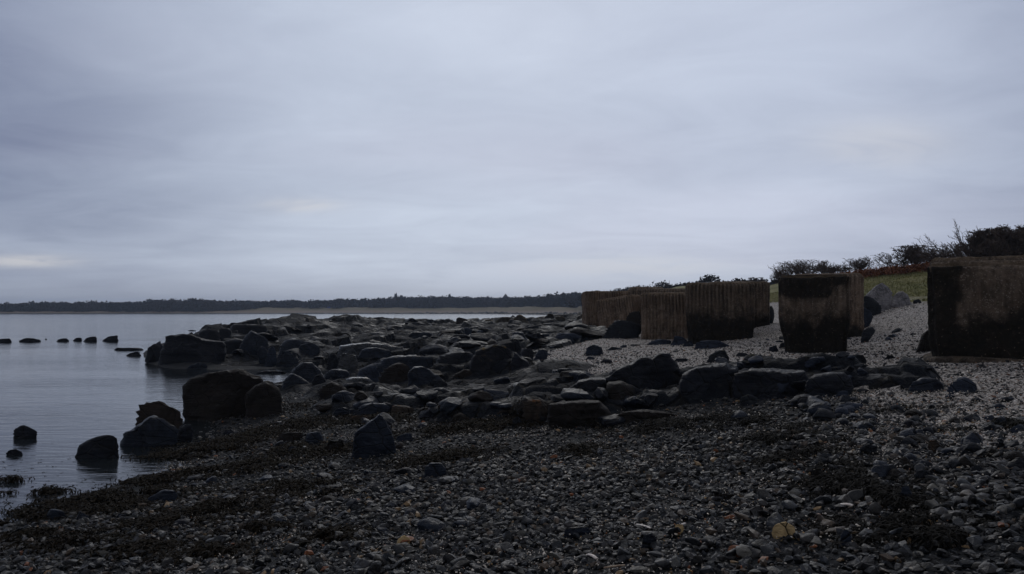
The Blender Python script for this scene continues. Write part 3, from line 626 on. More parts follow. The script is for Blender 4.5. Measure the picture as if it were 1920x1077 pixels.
R('c', [(750,885),(850,850),(980,848),(1200,858),(1255,885),(1180,945),(980,955),(800,945)], 'low weedy mound along the front foot of the ridge', 'dkbrown', T=.3)
R('c', [(1690,800),(1705,735),(1780,720),(1835,735),(1830,790),(1740,812)], 'paired pale squarish stones at the foot of the ridge wall', 'dry', lev=4)
R('d', [(250,720),(300,610),(370,580),(460,567),(565,565),(610,600),(640,640),(600,720),(420,765),(320,750)], 'cracked layered rock continuing the ridge to the right', 'black', T=.5)
R('d', [(640,660),(650,610),(720,588),(785,600),(795,680),(700,700)], 'low dark rock between the layered rock and the round knob', 'black', d=11.1, T=.25)
R('d', [(785,650),(800,605),(850,568),(905,590),(935,620),(955,645),(930,678),(800,682)], 'round dark knob near the right end of the ridge', 'dkbrown', d=11.1, T=.2)
R('d', [(940,650),(950,608),(1010,608),(1055,640),(1000,662)], 'last little flat rock of the ridge at the right', 'black', d=11.2, lev=4)
R('d', [(500,730),(520,700),(570,690),(600,700),(600,740),(540,755)], 'rounded grey cobble below the layered rock', 'grey', lev=4)
R('d', [(540,745),(580,722),(605,740),(580,762)], 'cobble with a bright curved rim beside the rounded grey cobble', 'pale', lev=3)
R('d', [(330,745),(340,712),(375,705),(388,730),(370,755)], 'pale round stone wedged under the end of the ridge wall', 'grey', lev=4)
R('d', [(185,790),(200,765),(240,760),(262,780),(230,800)], 'greenish round cobble in front of the ridge wall', 'dry', lev=4)
R('d', [(1030,715),(1050,660),(1085,615),(1160,595),(1262,602),(1312,640),(1318,695),(1250,715),(1050,728)], 'left one of two grey boulders right of the ridge', 'slate', T=.3)
R('d', [(1295,705),(1340,640),(1420,595),(1480,593),(1560,650),(1593,700),(1560,733),(1320,725)], 'right one of two grey boulders right of the ridge, smoother', 'grey', T=.3, rough=.03)
R('d', [(455,488),(500,450),(560,430),(700,423),(737,460),(722,492),(620,503),(480,497)], 'flat split mossy rock on the pale shingle before the blocks', 'dry', lev=4)
R('c', [(1438,475),(1480,430),(1540,395),(1600,388),(1632,440),(1632,487),(1500,492)], 'three-sided greenish boulder on the pale shingle', 'dry', T=.25)
R('c', [(545,432),(548,365),(600,345),(672,363),(682,400),(672,432),(580,443)], 'dark cube-like boulder alone on the pale shingle', 'slate', T=.3)
R('c', [(543,455),(570,433),(625,440),(615,462)], 'small stone under the cube-like boulder', 'slate', lev=4)
R('c', [(688,385),(750,360),(832,377),(825,392),(700,393)], 'thin flat rock right of the cube-like boulder', 'slate', lev=4)
R('c', [(855,360),(900,342),(960,345),(955,360)], 'thin flat rock farther right along the same shingle', 'slate', lev=4)
R('c', [(1358,378),(1380,328),(1420,318),(1500,316),(1562,318),(1645,345),(1570,372),(1440,382)], 'long bluish slab in front of the widest concrete block', 'grey', T=.4)
R('c', [(960,352),(1040,308),(1120,305),(1195,312),(1195,350),(1080,355)], 'bluish slab under the ribbed block', 'grey', T=.4, lev=4)
R('c', [(1172,358),(1220,285),(1265,282),(1305,292),(1312,312),(1225,355)], 'pointed bluish slab between the ribbed block and the widest one', 'grey', lev=4)
R('c', [(1268,362),(1300,320),(1350,318),(1362,350),(1330,366)], 'small dark rock at the left foot of the widest block', 'slate', lev=4)
R('c', [(1208,465),(1225,450),(1300,448),(1335,468),(1300,480),(1220,478)], 'flat black stone just behind the ridge peak', 'black', lev=4)
R('c', [(1650,430),(1700,405),(1760,410),(1770,430),(1700,440)], 'small greenish rock at mid shingle right of the three-sided boulder', 'dry', lev=4)
R('c', [(1780,455),(1850,420),(1935,440),(1990,460),(1900,480)], 'low grey rock near the left edge of the lone block', 'dry', lev=4)
R('c', [(1935,400),(1940,370),(1990,355),(2000,395),(1960,405)], 'squarish dark rock at the left foot of the lone undercut block', 'slate', lev=4)
R('d', [(0,400),(10,365),(60,350),(70,385),(40,402)], 'blue-grey stone left of the lone undercut block', 'slate', lev=4)
R('d', [(70,380),(90,335),(140,322),(160,345),(155,378)], 'greenish stone touching the lone undercut block', 'dry', lev=4)
R('d', [(870,455),(890,430),(930,425),(958,445),(940,460)], 'small dark stone on the shingle between the block groups', 'black', lev=4)
R('d', [(885,290),(900,272),(940,272),(965,288),(930,298)], 'pale brown stone on the shingle slope', 'dry', lev=3)
# before the leftmost blocks
R('c', [(668,300),(690,250),(700,208),(740,185),(780,170),(870,166),(930,180),(968,192),(968,240),(890,305),(820,312),(690,306)], 'big boulder with a mossy top before the leaning block', 'dry', T=.8)
R('c', [(878,305),(900,270),(922,250),(972,238),(976,305)], 'small boulder between the mossy one and the ribbed block', 'slate', d=31.5, T=.4)
R('c', [(828,200),(850,140),(870,108),(962,93),(975,200)], 'brown rock leaning on the leaning block', 'dkbrown', d=33, T=.5)
R('c', [(375,262),(430,210),(480,200),(555,198),(545,262),(400,268)], 'mossy flat slab left of the leaning block', 'dry', d=36, T=.9)
R('c', [(525,268),(545,200),(600,202),(642,212),(636,265)], 'squarish slab at the foot of the leftmost block', 'grey', d=35.5, T=.6)
R('c', [(635,292),(640,212),(682,225),(675,290)], 'narrow slab under the leaning block', 'slate', d=34, T=.4)
R('c', [(495,308),(520,272),(600,258),(642,300)], 'low dark slab before the squarish one', 'slate', d=31, T=.6)
R('c', [(75,245),(120,210),(300,184),(430,194),(385,240),(200,255)], 'long flat slab lit along its top near the golden boulders', 'dry', d=40, T=1.2)
R('c', [(245,315),(350,258),(480,262),(515,295),(420,328)], 'smooth sloping slab in the middle right of the platform', 'grey', d=29, T=.9)
R('c', [(0,300),(0,250),(80,255),(140,300),(60,320)], 'bluish slab right of the lichen mass toward the sea', 'slate', d=31, T=.7)
R('c', [(150,300),(210,265),(280,262),(270,305),(200,315)], 'small dark slab left of the smooth sloping one', 'slate', d=31, T=.5)
R('c', [(60,445),(65,375),(150,368),(168,400),(166,435),(100,450)], 'dark squarish block at the edge of pale shingle', 'black', d=20.5, T=.4)
R('c', [(160,415),(165,385),(230,382),(270,400),(240,415)], 'low flat rock pointing into the pale shingle', 'slate', d=21.5)
R('c', [(130,490),(150,460),(240,458),(250,485),(180,492)], 'flat grey rock sunk in the shingle', 'slate', lev=4)
R('c', [(265,600),(300,540),(400,535),(375,610),(300,625)], 'dark slab between shingle and the ridge shoulder', 'slate', d=15.5, T=.4)
# by the grass
R('B', [(715,650),(722,608),(780,570),(820,540),(860,523),(905,548),(942,608),(900,660),(850,668),(740,668)], 'largest pale boulder by the grass, dome-shaped with a white top', 'pale', d=29, T=.9, rough=.03)
R('B', [(690,700),(695,625),(730,618),(780,640),(852,690),(830,722),(740,735)], 'brown-grey boulder leaning against the largest pale one', 'dry', d=28, T=.6, rough=.03)
R('B', [(908,668),(925,630),(960,588),(1000,584),(1052,610),(1082,655),(1078,690),(930,690)], 'angular pale boulder right of the largest one by the grass', 'pale', d=29, T=.6, facets=12, rough=.03)
R('B', [(700,765),(705,705),(740,712),(785,738),(740,758)], 'small grey stone low beside the lone block', 'grey', d=26, lev=4)
R('B', [(1075,690),(1090,655),(1130,640),(1150,670),(1140,690)], 'small rock right of the angular pale boulder', 'dry', d=29.5, lev=4)
R('B', [(1100,985),(1150,912),(1205,870),(1235,950),(1215,985)], 'dark wedge leaning at the left foot of the right-hand blocks', 'dkbrown', d=16.4, T=.4, lev=4)
R('B', [(690,905),(705,870),(780,850),(805,880),(740,912)], 'flat rock right of the lone block with a shadowed underside', 'dry', d=21.5, T=.4, lev=4)
R('B', [(890,935),(905,915),(945,918),(940,938)], 'brownish cobble on the shingle between the block groups', 'dry', lev=3)
R('B', [(-5,770),(0,700),(30,695),(48,740),(30,775)], 'pale boulder seen in the gap left of the lone block', 'dry', d=29, T=.4, lev=4)
# notable foreground stones
R('h', [(28,815),(32,795),(62,757),(130,738),(192,768),(206,800),(195,840),(158,855),(60,860)], 'large tan yellow stone among dark pebbles at the bottom right', 'tan', lev=5, T=.06, rough=.03, name='tan_stone', cat='stone')
R('h', [(540,130+700),(560,800),(600,795),(628,850),(622,895),(570,905),(530,880)], 'rounded grey stone standing right of the tan one', 'grey', lev=4, name='cobble', cat='stone')
R('h', [(990,540),(1000,465),(1060,460),(1085,520),(1100,560),(1040,570)], 'pale-edged upright grey stone amid dark weed', 'grey', lev=4, name='cobble', cat='stone')
R('h', [(685,165),(700,185),(820,200),(822,148),(760,140)], 'flat tan slab on the beach at the right', 'dry', lev=4, name='flat_stone', cat='stone')
R('h', [(1195,155),(1200,120),(1260,112),(1340,170),(1280,190),(1210,180)], 'reddish brown pyramid stone on the pale gravel', 'orange', lev=4, name='cobble', cat='stone')
R('h', [(1070,70),(1095,15),(1140,65),(1110,75)], 'small black pyramid stone on the pale gravel', 'black', lev=4, name='cobble', cat='stone')
R('h', [(1695,145),(1740,95),(1790,150),(1740,168)], 'black pyramid stone farther right on the gravel', 'black', lev=4, name='cobble', cat='stone')
R('h', [(320,360),(340,330),(390,325),(415,360),(395,395),(340,385)], 'round reddish brown cobble in the weed line', 'dkbrown', lev=4, name='cobble', cat='stone')
R('h', [(1095,385),(1110,350),(1190,340),(1218,370),(1180,402),(1120,405)], 'smooth olive cobble in the right-hand pebbles', 'dry', lev=4, name='cobble', cat='stone')
R('g', [(955,900),(985,835),(1050,820),(1090,870),(1075,920),(1000,930)], 'big black blocky stone in the bottom centre', 'black', lev=4, name='cobble', cat='stone')
R('g', [(380,810),(400,775),(540,765),(590,790),(560,820),(440,825)], 'long flat dark slate in the bottom centre', 'slate', lev=4, name='flat_stone', cat='stone')
R('g', [(1195,790),(1220,755),(1280,750),(1290,785),(1240,810)], 'brownish round stone beside a white shell', 'tan', lev=4, name='cobble', cat='stone')
R('g', [(1465,550),(1470,520),(1600,512),(1690,535),(1680,555),(1560,562)], 'long brown-black stone lying in the centre right pebbles', 'dkbrown', lev=4, name='flat_stone', cat='stone')
R('f', [(1040,890),(1060,850),(1110,830),(1150,850),(1148,880),(1090,895)], 'speckled yellow-brown stone in the lower middle', 'tan', lev=4, name='cobble', cat='stone')

CAPS.extend(CAPS_ALL)
# ================================================================== CONCRETE BLOCKS
def block_mat():
    n = NT('weathered_concrete'); al = n.attr('algae'); e = n.attr('edge')
    a = n.noise(2.2, 5, .6); b = n.noise(14, 5, .65); v = n.noise(3.2, 4, .6, stretch=(2.3, 2.3, .5)); g = n.vor(55, 'Color'); g0 = n.sep(g, 0)
    col = n.mix(n.rmp(v, .36, .64), (.070, .055, .045), (.165, .132, .108))
    col = n.mix(n.rmp(a, .45, .7, 0, .7), col, (.12, .088, .068))
    col = n.mix(n.rmp(b, .55, .75, 0, .6), col, (.05, .038, .030))
    col = n.mix(n.rmp(g0, .86, .93, 0, .6), col, (.28, .25, .225))
    col = n.mix(n.attr('warm'), col, n.mix(1.0, col, (1.42, 1.27, 1.17), 'MULTIPLY'))
    col = n.mix(n.math('MULTIPLY', n.rmp(n.attr('groove'), -.7, .5, .5, 0), n.rmp(n.noise(2.6, 5, .65), .34, .62, .15, 1.0)), col, (.030, .024, .020)); col = n.mix(n.rmp(n.attr('groove'), .4, .9, 0, .08), col, (.26, .225, .19))  # rib relief shading painted in: grooves darkened, crests slightly lightened
    m = n.rmp(n.math('ADD', al, n.math('MULTIPLY', n.math('SUBTRACT', n.math('ADD', b, n.math('MULTIPLY', n.noise(4, 5, .7), .8)), .9), .95)), .0, .95)
    alg = n.mix(n.rmp(b, .4, .7), (.0085, .008, .0075), (.022, .018, .014)); alg = n.mix(n.rmp(g0, .985, .995), alg, (.09, .07, .055))
    col = n.mix(m, col, alg)
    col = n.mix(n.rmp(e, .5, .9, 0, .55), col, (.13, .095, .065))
    pit = n.rmp(n.vor(38, 'Distance'), .0, .35)
    h = n.math('ADD', n.math('MULTIPLY', b, .8), n.math('ADD', n.math('MULTIPLY', pit, .35), n.math('MULTIPLY', n.noise(55, 4, .7), .6)))
    return n.done(n.mix(n.rmp(pit, .0, .5, .55, 0), col, (.014, .012, .010)), .9, n.bump(h, 1, .045), .2)
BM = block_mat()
def smstep(a, b, x): return sstep(a, b, x)
def conc_block(label, pxl, pxr, ytop, ybot, d, yaw=0., depth=None, rib=.026, period=.115, algae=.45, under=0., roll=0., erode=.5, seed=1, base_ext=.12, chip=.075, topdark=0., N=64, width=None, dark=0., leftdark=0., warm=.35):
    cx = (pxl + pxr) / 2; az = math.atan((cx - 960) / F)
    w = width or (pxr - pxl) / F * d * math.cos(az); h = (ybot - ytop) / F * d; dep = depth or w
    v = []; f = []; g = np.linspace(-1, 1, N); U, V = np.meshgrid(g, g); ii = np.arange(N * N).reshape(N, N)
    q = np.stack([ii[:-1, :-1], ii[:-1, 1:], ii[1:, 1:], ii[1:, :-1]], -1).reshape(-1, 4)
    for ax in range(3):
        for s in (-1, 1):
            P = np.empty((N * N, 3)); o = [k for k in range(3) if k != ax]; P[:, ax] = s; P[:, o[0]] = U.ravel(); P[:, o[1]] = V.ravel()
            flip = (s > 0) ^ (ax == 1); f.append((q if flip else q[:, ::-1]) + len(v) * N * N); v.append(P)
    P = np.concatenate(v); f = np.concatenate(f)
    if True:
        hx, hy, hz = w / 2, dep / 2, (h + base_ext) / 2
        L = P * [hx, hy, hz]; zrel = (L[:, 2] + hz - base_ext) / h       # 0 ground .. 1 top
        q3 = L + seed * 13.7
        n1 = fbm(q3 * 1.6, 4); n2 = fbm(q3 * 7, 4); n3 = ridge(q3 * 3.2, 3)
        er = smstep(erode - .25, erode + .25, (1 - zrel) + .45 * n1)      # erosion grows downwards
        tri = lambda t: np.clip((np.abs(t % 1 - .5) * 2 - .5) * 3.2, -1, 1); wob = .02 * vnoise(q3 * [.6, .6, 2.5]); ribs = tri((L[:, 0] + hx + wob) / period); ribs2 = tri((L[:, 1] + hy + wob) / period)
        out = np.zeros_like(L)
        onx, ony, onz = np.abs(P[:, 0]) > .999, np.abs(P[:, 1]) > .999, np.abs(P[:, 2]) > .999
        rough = .012 * n2 + er * (.03 * n3 + .022 * n2) + .012 * n1
        out[:, 0] += np.where(onx, np.sign(P[:, 0]) * (rib * ribs2 * (1 - er * .75) + rough - .015 * er), 0)
        out[:, 1] += np.where(ony, np.sign(P[:, 1]) * (rib * ribs * (1 - er * .75) + rough - .015 * er), 0)
        out[:, 2] += np.where(onz, np.sign(P[:, 2]) * (.02 * n1 + .02 * n2), 0)
        # chipped, rounded edges
        ex = hx - np.abs(L[:, 0]); ey = hy - np.abs(L[:, 1]); ez = hz - L[:, 2]
        srt = np.sort(np.stack([ex, ey, np.where(L[:, 2] > 0, ez, 9)], 1), 1); ed = srt[:, 0] + srt[:, 1]
        cz = np.clip(1 - ed / (chip * (1.2 + 1.6 * n1)), 0, 1) ** 1.3 * chip * .8 * (1.1 + n3 * .8)
        nrm = P / np.linalg.norm(P, axis=1)[:, None]; L = L + out - nrm * np.maximum(cz, 0)[:, None]
        if under:
            k = smstep(.42, .0, zrel) * under * (1 + .35 * n1) * (.6 + .4 * (P[:, 0] < 0)); L[:, 0] -= P[:, 0] * hx * k; L[:, 1] -= P[:, 1] * hy * k * .5
        L[:, 2] += hz - base_ext
        alg = smstep(algae + .17, algae - .15, zrel + .28 * n1 + .10 * n2)
        if topdark: alg = np.maximum(alg, smstep(topdark - .05, topdark + .05, zrel + .16 * n1 - .22 * smstep(.35, .9, P[:, 0])) * .9)
        alg = alg * (1 - dark) + dark * (.75 + .5 * n1)
        if leftdark: alg = np.maximum(alg, smstep(-leftdark + .1, -leftdark - .1, P[:, 0] + .25 * n1) * (zrel < .97) * .85)
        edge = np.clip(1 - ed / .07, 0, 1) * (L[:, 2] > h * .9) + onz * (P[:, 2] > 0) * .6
    if roll:
        c, s = math.cos(roll), math.sin(roll); x, z = L[:, 0].copy(), L[:, 2].copy(); L[:, 0] = x * c - z * s; L[:, 2] = x * s + z * c
    # front face centre goes to depth d
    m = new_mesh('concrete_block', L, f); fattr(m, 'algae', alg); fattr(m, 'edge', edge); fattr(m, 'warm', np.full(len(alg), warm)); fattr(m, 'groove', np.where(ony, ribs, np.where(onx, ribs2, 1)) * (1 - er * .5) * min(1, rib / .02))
    bm = bmesh.new(); bm.from_mesh(m); bmesh.ops.remove_doubles(bm, verts=bm.verts, dist=1e-4); bmesh.ops.recalc_face_normals(bm, faces=bm.faces)
    for p in bm.faces: p.smooth = True
    bm.to_mesh(m); bm.free()
    zb = at_d(cx, ybot, d)[2]; rz = -az + yaw
    c3 = np.array([at_d(cx, ybot, d)[0], d]) + np.array([-math.sin(rz), math.cos(rz)]) * dep / 2
    o = link('concrete_block', m, BM, loc=(c3[0], c3[1], zb)); o.rotation_euler = (0, 0, rz)
    tag(o, label, 'concrete block', 'old concrete cubes lined up on the beach'); return o, w, h, dep
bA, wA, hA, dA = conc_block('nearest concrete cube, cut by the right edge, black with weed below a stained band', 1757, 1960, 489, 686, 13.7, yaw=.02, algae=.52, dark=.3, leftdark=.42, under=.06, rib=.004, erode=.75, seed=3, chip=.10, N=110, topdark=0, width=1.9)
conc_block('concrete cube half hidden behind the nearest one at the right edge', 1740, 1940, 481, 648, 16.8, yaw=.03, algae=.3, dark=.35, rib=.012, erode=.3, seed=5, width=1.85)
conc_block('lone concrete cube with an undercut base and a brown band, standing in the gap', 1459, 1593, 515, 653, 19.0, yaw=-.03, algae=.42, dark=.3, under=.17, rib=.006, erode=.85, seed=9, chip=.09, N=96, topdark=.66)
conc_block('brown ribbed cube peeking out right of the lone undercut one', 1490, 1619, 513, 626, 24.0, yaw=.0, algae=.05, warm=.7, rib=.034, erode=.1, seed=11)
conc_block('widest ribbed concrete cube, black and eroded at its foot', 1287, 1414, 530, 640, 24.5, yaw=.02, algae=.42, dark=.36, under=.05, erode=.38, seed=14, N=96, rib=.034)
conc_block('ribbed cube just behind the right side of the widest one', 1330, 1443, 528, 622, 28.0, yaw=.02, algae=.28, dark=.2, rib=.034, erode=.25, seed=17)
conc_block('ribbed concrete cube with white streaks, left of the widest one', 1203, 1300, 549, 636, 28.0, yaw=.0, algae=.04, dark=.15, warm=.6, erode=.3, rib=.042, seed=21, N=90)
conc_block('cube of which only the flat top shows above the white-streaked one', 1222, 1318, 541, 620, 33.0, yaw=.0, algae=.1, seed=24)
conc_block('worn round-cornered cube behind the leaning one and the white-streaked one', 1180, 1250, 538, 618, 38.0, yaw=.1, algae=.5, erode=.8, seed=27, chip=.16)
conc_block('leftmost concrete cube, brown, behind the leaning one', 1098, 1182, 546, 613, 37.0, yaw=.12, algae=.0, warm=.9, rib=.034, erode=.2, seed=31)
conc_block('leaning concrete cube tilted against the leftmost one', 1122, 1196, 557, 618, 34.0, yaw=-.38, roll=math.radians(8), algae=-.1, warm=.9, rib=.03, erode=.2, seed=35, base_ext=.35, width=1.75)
# footing of the nearest cube
v, f = ico(5); L = np.sign(v) * np.abs(v) ** .45 * [wA / 2 + .10, dA / 2 + .14, .12]; q = L * 3.1
L += v * (.05 * fbm(q, 4) + .03 * ridge(q * 2.5, 3))[:, None]
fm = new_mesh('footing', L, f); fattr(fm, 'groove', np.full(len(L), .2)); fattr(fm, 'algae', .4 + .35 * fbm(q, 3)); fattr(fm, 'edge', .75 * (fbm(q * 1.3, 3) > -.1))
ft = link('footing', fm, BM, bA, (0, 0, .03)); ft['label'] = 'low brown weedy footing round the base'

# ================================================================== PEBBLES
def variants(lev, n, seed, flat=(.35, .75), hl=.48, hh=.82, nf=9):
    rg = np.random.default_rng(seed); out = []
    for i in range(n):
        v, f = ico(lev); P = v.copy()
        for k in range(nf):
            nn = rg.normal(size=3); nn /= np.linalg.norm(nn); h = rg.uniform(hl, hh); ex = np.maximum(P @ nn - h, 0); P -= nn * ex[:, None]
        P += v * (.10 * fbm(v * 1.6 + i * 7.7, 2))[:, None]
        P *= [1, rg.uniform(.55, .9), rg.uniform(*flat)]; out.append((P, f))
    return out
def pick_color(L, n, rg):
    """albedo per stone; L = pale shingle share"""
    c = np.empty((n, 3)); base = rg.uniform(.008, .024, n)
    t = rg.uniform(-1, 1, n); c[:] = base[:, None] * np.stack([.93 + .12 * t, np.full(n, 1.0), 1.24 - .14 * t], 1)
    k = rg.random(n); m = k < .07; c[m] = np.array([.055, .042, .034]) * rg.uniform(.6, 1.4, (m.sum(), 1))
    m = (k > .10) & (k < .117); c[m] = np.array([.17, .115, .065]) * rg.uniform(.6, 1.2, (m.sum(), 1))
    m = (k > .125) & (k < .129); c[m] = np.array([.15, .055, .025]) * rg.uniform(.7, 1.2, (m.sum(), 1))
    m = (k > .14) & (k < .20); c[m] = rg.uniform(.05, .08, (m.sum(), 1)) * np.array([1, .98, .95])
    return c
def merge_stones(name, P, size, vari, tilt, rg, cols, mat):
    N_ = len(P); which = rg.integers(0, len(vari), N_); VV = []; FF = []; CC = []; off = 0
    for k, (V, Fc) in enumerate(vari):
        s = np.nonzero(which == k)[0]; n = len(s)
        if not n: continue
        a = rg.uniform(0, 2 * math.pi, n); tx = rg.normal(0, tilt, n); ty = rg.normal(0, tilt, n)
        X = V[None] * size[s][:, None, None]
        c, d = np.cos(tx)[:, None], np.sin(tx)[:, None]; y = X[..., 1] * c - X[..., 2] * d; z = X[..., 1] * d + X[..., 2] * c; x = X[..., 0]
        c, d = np.cos(ty)[:, None], np.sin(ty)[:, None]; x, z = x * c + z * d, -x * d + z * c
        c, d = np.cos(a)[:, None], np.sin(a)[:, None]; x, y = x * c - y * d, x * d + y * c
        W = np.stack([x, y, z], -1) + P[s][:, None, :]
        VV.append(W.reshape(-1, 3)); FF.append((Fc[None] + (np.arange(n) * len(V))[:, None, None] + off).reshape(-1, 3)); CC.append(np.repeat(cols[s], len(V), 0)); off += n * len(V)
    m = new_mesh(name, np.concatenate(VV), np.concatenate(FF), False, np.concatenate(CC)); return link(name, m, mat)
def pebble_mat():
    n = NT('pebble_stone'); a = n.noise(26, 4, .6); b = n.noise(120, 3, .6); col = n.attr('col', 'Color')
    col = n.mix(n.rmp(a, .35, .7, 0, .45), col, n.mix(1.0, col, (1.9, 1.85, 1.75), 'MULTIPLY'))
    return n.done(col, n.rmp(a, .35, .65, .42, .7), n.bump(n.math('ADD', a, n.math('MULTIPLY', b, .4)), .8, .012), .3)
PM = pebble_mat()
def sample(n, r0, r1, amax=.62, amin=-.62, rg=rng, power=1.0):
    u = rg.random(n); r = np.sqrt(r0 ** 2 + u * (r1 ** 2 - r0 ** 2)) if power == 1 else (r0 ** (2 - power) + u * (r1 ** (2 - power) - r0 ** (2 - power))) ** (1 / (2 - power))
    a = rg.uniform(amin, amax, n); return r * np.sin(a), r * np.cos(a)
def stone_field(n, r0, r1, s_lo, s_hi, rg, keep=None, zoff=(-.012, .02), **kw):
    x, y = sample(n, r0, r1, rg=rg, **kw); z = ground_h(x, y); ok = (z > -.10) & ~rocky(x, y); L = light_f(x, y)
    if keep is not None: ok &= keep(x, y, z, L)
    x, y, z, L = x[ok], y[ok], z[ok], L[ok]; s = np.exp(rg.uniform(math.log(s_lo), math.log(s_hi), len(x))) ; s = s_lo + (s - s_lo) * rg.random(len(x)) ** .5
    return np.stack([x, y, z + rg.uniform(*zoff, len(x)) + s * .12], 1), s, L
rg = np.random.default_rng(21)
nsel = lambda x, y: fbm(np.stack([x * .8, y * .8, x * 0], 1), 3)
P1, s1, L1 = stone_field(31000, 3.5, 9.2, .016, .080, rg, lambda x, y, z, L: rg.random(len(x)) > sstep(.35, .8, L + .35 * nsel(x, y)) * .75)
c1_ = pick_color(L1, len(P1), rg)
# the 300 that show largest become objects of their own
px_ = 960 + F * P1[:, 0] / P1[:, 1]; inb = (px_ > 10) & (px_ < 1910) & (P1[:, 1] > 4.75) & (P1[:, 2] > .03)
_ap = np.where(inb, s1 / P1[:, 1], 0); big = np.argsort(-_ap)[:300]; rest = np.ones(len(P1), bool); rest[big] = False
va = variants(1, 18, 5, (.28, .72), .38, .78, 10); vb = variants(1, 12, 8, (.45, .9))
o = merge_stones('pebbles', P1[rest], s1[rest], va, .32, rg, c1_[rest], PM); tag(o, 'dark slate pebbles covering the near beach', 'pebbles', kind='stuff')
o['group'] = 'pebbles of the beach'
vl = variants(3, 28, 77, (.30, .8), .35, .75, 13); proto = []
LB = {0: ('dark slate stone, among the larger ones lying in the near pebbles', 'larger dark stones in the near pebbles'),
      1: ('brownish stone, among the larger ones lying in the near pebbles', 'larger brownish stones in the near pebbles'),
      2: ('pale tan or grey stone, among the larger ones in the near pebbles', 'larger pale stones in the near pebbles')}
for i in big:
    V, Fc = vl[rg.integers(0, len(vl))]; c = c1_[i]; kind = 2 if c.max() > .06 and True else (1 if c[0] > c[2] * 1.25 else 0)
    key = (id(V), kind); 
    m = new_mesh('beach_stone', V * s1[i] * 1.12, Fc, True, np.repeat(c[None], len(V), 0))
    o = link('beach_stone', m, PM, loc=tuple(P1[i] + [0, 0, .010])); o.rotation_euler = (rg.normal(0, .3), rg.normal(0, .3), rg.uniform(0, 6.28))
    tag(o, LB[kind][0], 'stone', LB[kind][1])
# middle distance
P2_, s2, L2 = stone_field(40000, 9.0, 25,  .022, .062, rg, lambda x, y, z, L: rg.random(len(x)) > sstep(.35, .85, L + .35 * nsel(x, y)) * .82, amin=-.40, power=1.4)
o = merge_stones('pebbles', P2_, s2, va, .32, rg, pick_color(L2, len(P2_), rg), PM); tag(o, 'dark pebbles farther up the beach', 'pebbles', kind='stuff')
# pale shingle chips and gravel
def shingle_cols(n):
    c = np.array([.40, .365, .35]) * rg.uniform(.25, 1.25, (n, 1)); k = rg.random(n)
    c[k < .30] = np.array([.034, .034, .037]) * rg.uniform(.5, 1.4, ((k < .30).sum(), 1)); m = k > .90; c[m] = np.array([.55, .52, .5]) * rg.uniform(.7, 1.2, (m.sum(), 1))
    m = (k > .3) & (k < .36); c[m] = np.array([.16, .085, .055]); return c
P3, s3, L3 = stone_field(60000, 8.0, 34, .014, .042, rg, lambda x, y, z, L: (rg.random(len(x)) < sstep(.30, .72, L + .35 * nsel(x, y))) & (z < 2.7 + .3 * nsel(x, y)), zoff=(-.01, .012), amin=-.15, power=1.35)
o = merge_stones('shingle', P3, s3, variants(1, 8, 31, (.4, .8)), .3, rg, shingle_cols(len(P3)), PM); tag(o, 'pale shell and stone shingle before the concrete cubes', 'shingle', kind='stuff')
# white and pale bits between the near stones
def patch(x, y): return nsel(x * 1.7 + 30, y * 1.7)
P4, s4, L4 = stone_field(42000, 3.6, 13, .004, .014, rg, lambda x, y, z, L: (rg.random(len(x)) < .03 + .8 * sstep(.05, .4, patch(x, y) + .9 * (L - .15))), zoff=(.008, .034), amin=-.45)
cc = np.array([.48, .44, .41]) * rg.uniform(.25, 1.5, (len(P4), 1)); k = rg.random(len(P4)); cc[k < .2] = [.20, .09, .04]; cc[k < .06] = [.25, .15, .05]
o = merge_stones('shell_fragments', P4, s4, variants(1, 6, 41, (.3, .7)), .5, rg, cc, PM); tag(o, 'pale shell fragments scattered between the near pebbles', 'shell fragments', kind='stuff')

P5, s5, L5 = stone_field(5200, 3.8, 13, .006, .021, rg, lambda x, y, z, L: (rg.random(len(x)) < .10 + .8 * sstep(.0, .35, patch(x, y) + .9 * (L - .15))), zoff=(.022, .042), amin=-.40)
o = merge_stones('shell_fragments', P5, s5, variants(1, 6, 43, (.15, .4)), .6, rg, np.array([.62, .56, .50]) * rg.uniform(.35, 1.1, (len(P5), 1)), PM); tag(o, 'whitish broken shells scattered on the near pebbles', 'shell fragments', kind='stuff')
# bigger loose stones on the shingle and the platform slabs: countable, one object each
def loose(n, region, sz, flat, names, label, cat, group, mats, seed, lev=3, keepout=.0):
    rg2 = np.random.default_rng(seed); vs = variants(lev, 10, seed, flat); k = 0; tries = 0
    prot = {}
    while k < n and tries < n * 60:
        tries += 1; x, y = region(rg2); z = gh(x, y)
        if z < .02: continue
        s = math.exp(rg2.uniform(math.log(sz[0]), math.log(sz[1]))) * (.5 + .5 * min(y / 20, 1.6)) if keepout == 0 else math.exp(rg2.uniform(math.log(sz[0]), math.log(sz[1])))
        vi = int(rg2.integers(0, 10)); mi = mats[int(rg2.integers(0, len(mats)))]
        key = (vi, mi)
        if key not in prot:
            V, Fc = vs[vi]; n1 = fbm(V * 3.1 + vi, 3); mm = new_mesh(names, V + V * (n1 * .10)[:, None], Fc); mm.materials.append(M[mi]); prot[key] = mm
        o = bpy.data.objects.new(names, prot[key]); COL.objects.link(o); o.location = (x, y, z + s * flat[0] * .25); o.scale = (s, s, s)
        o.rotation_euler = (rg2.normal(0, .12), rg2.normal(0, .12), rg2.uniform(0, 6.28)); tag(o, label, cat, group); k += 1
def reg_plat(r):
    while True:
        y = math.exp(r.uniform(math.log(19), math.log(92))); x = (r.uniform(300, 1180) - 960) / F * y
        if in_poly(np.array([x]), np.array([y]), PLAT)[0]: return x, y
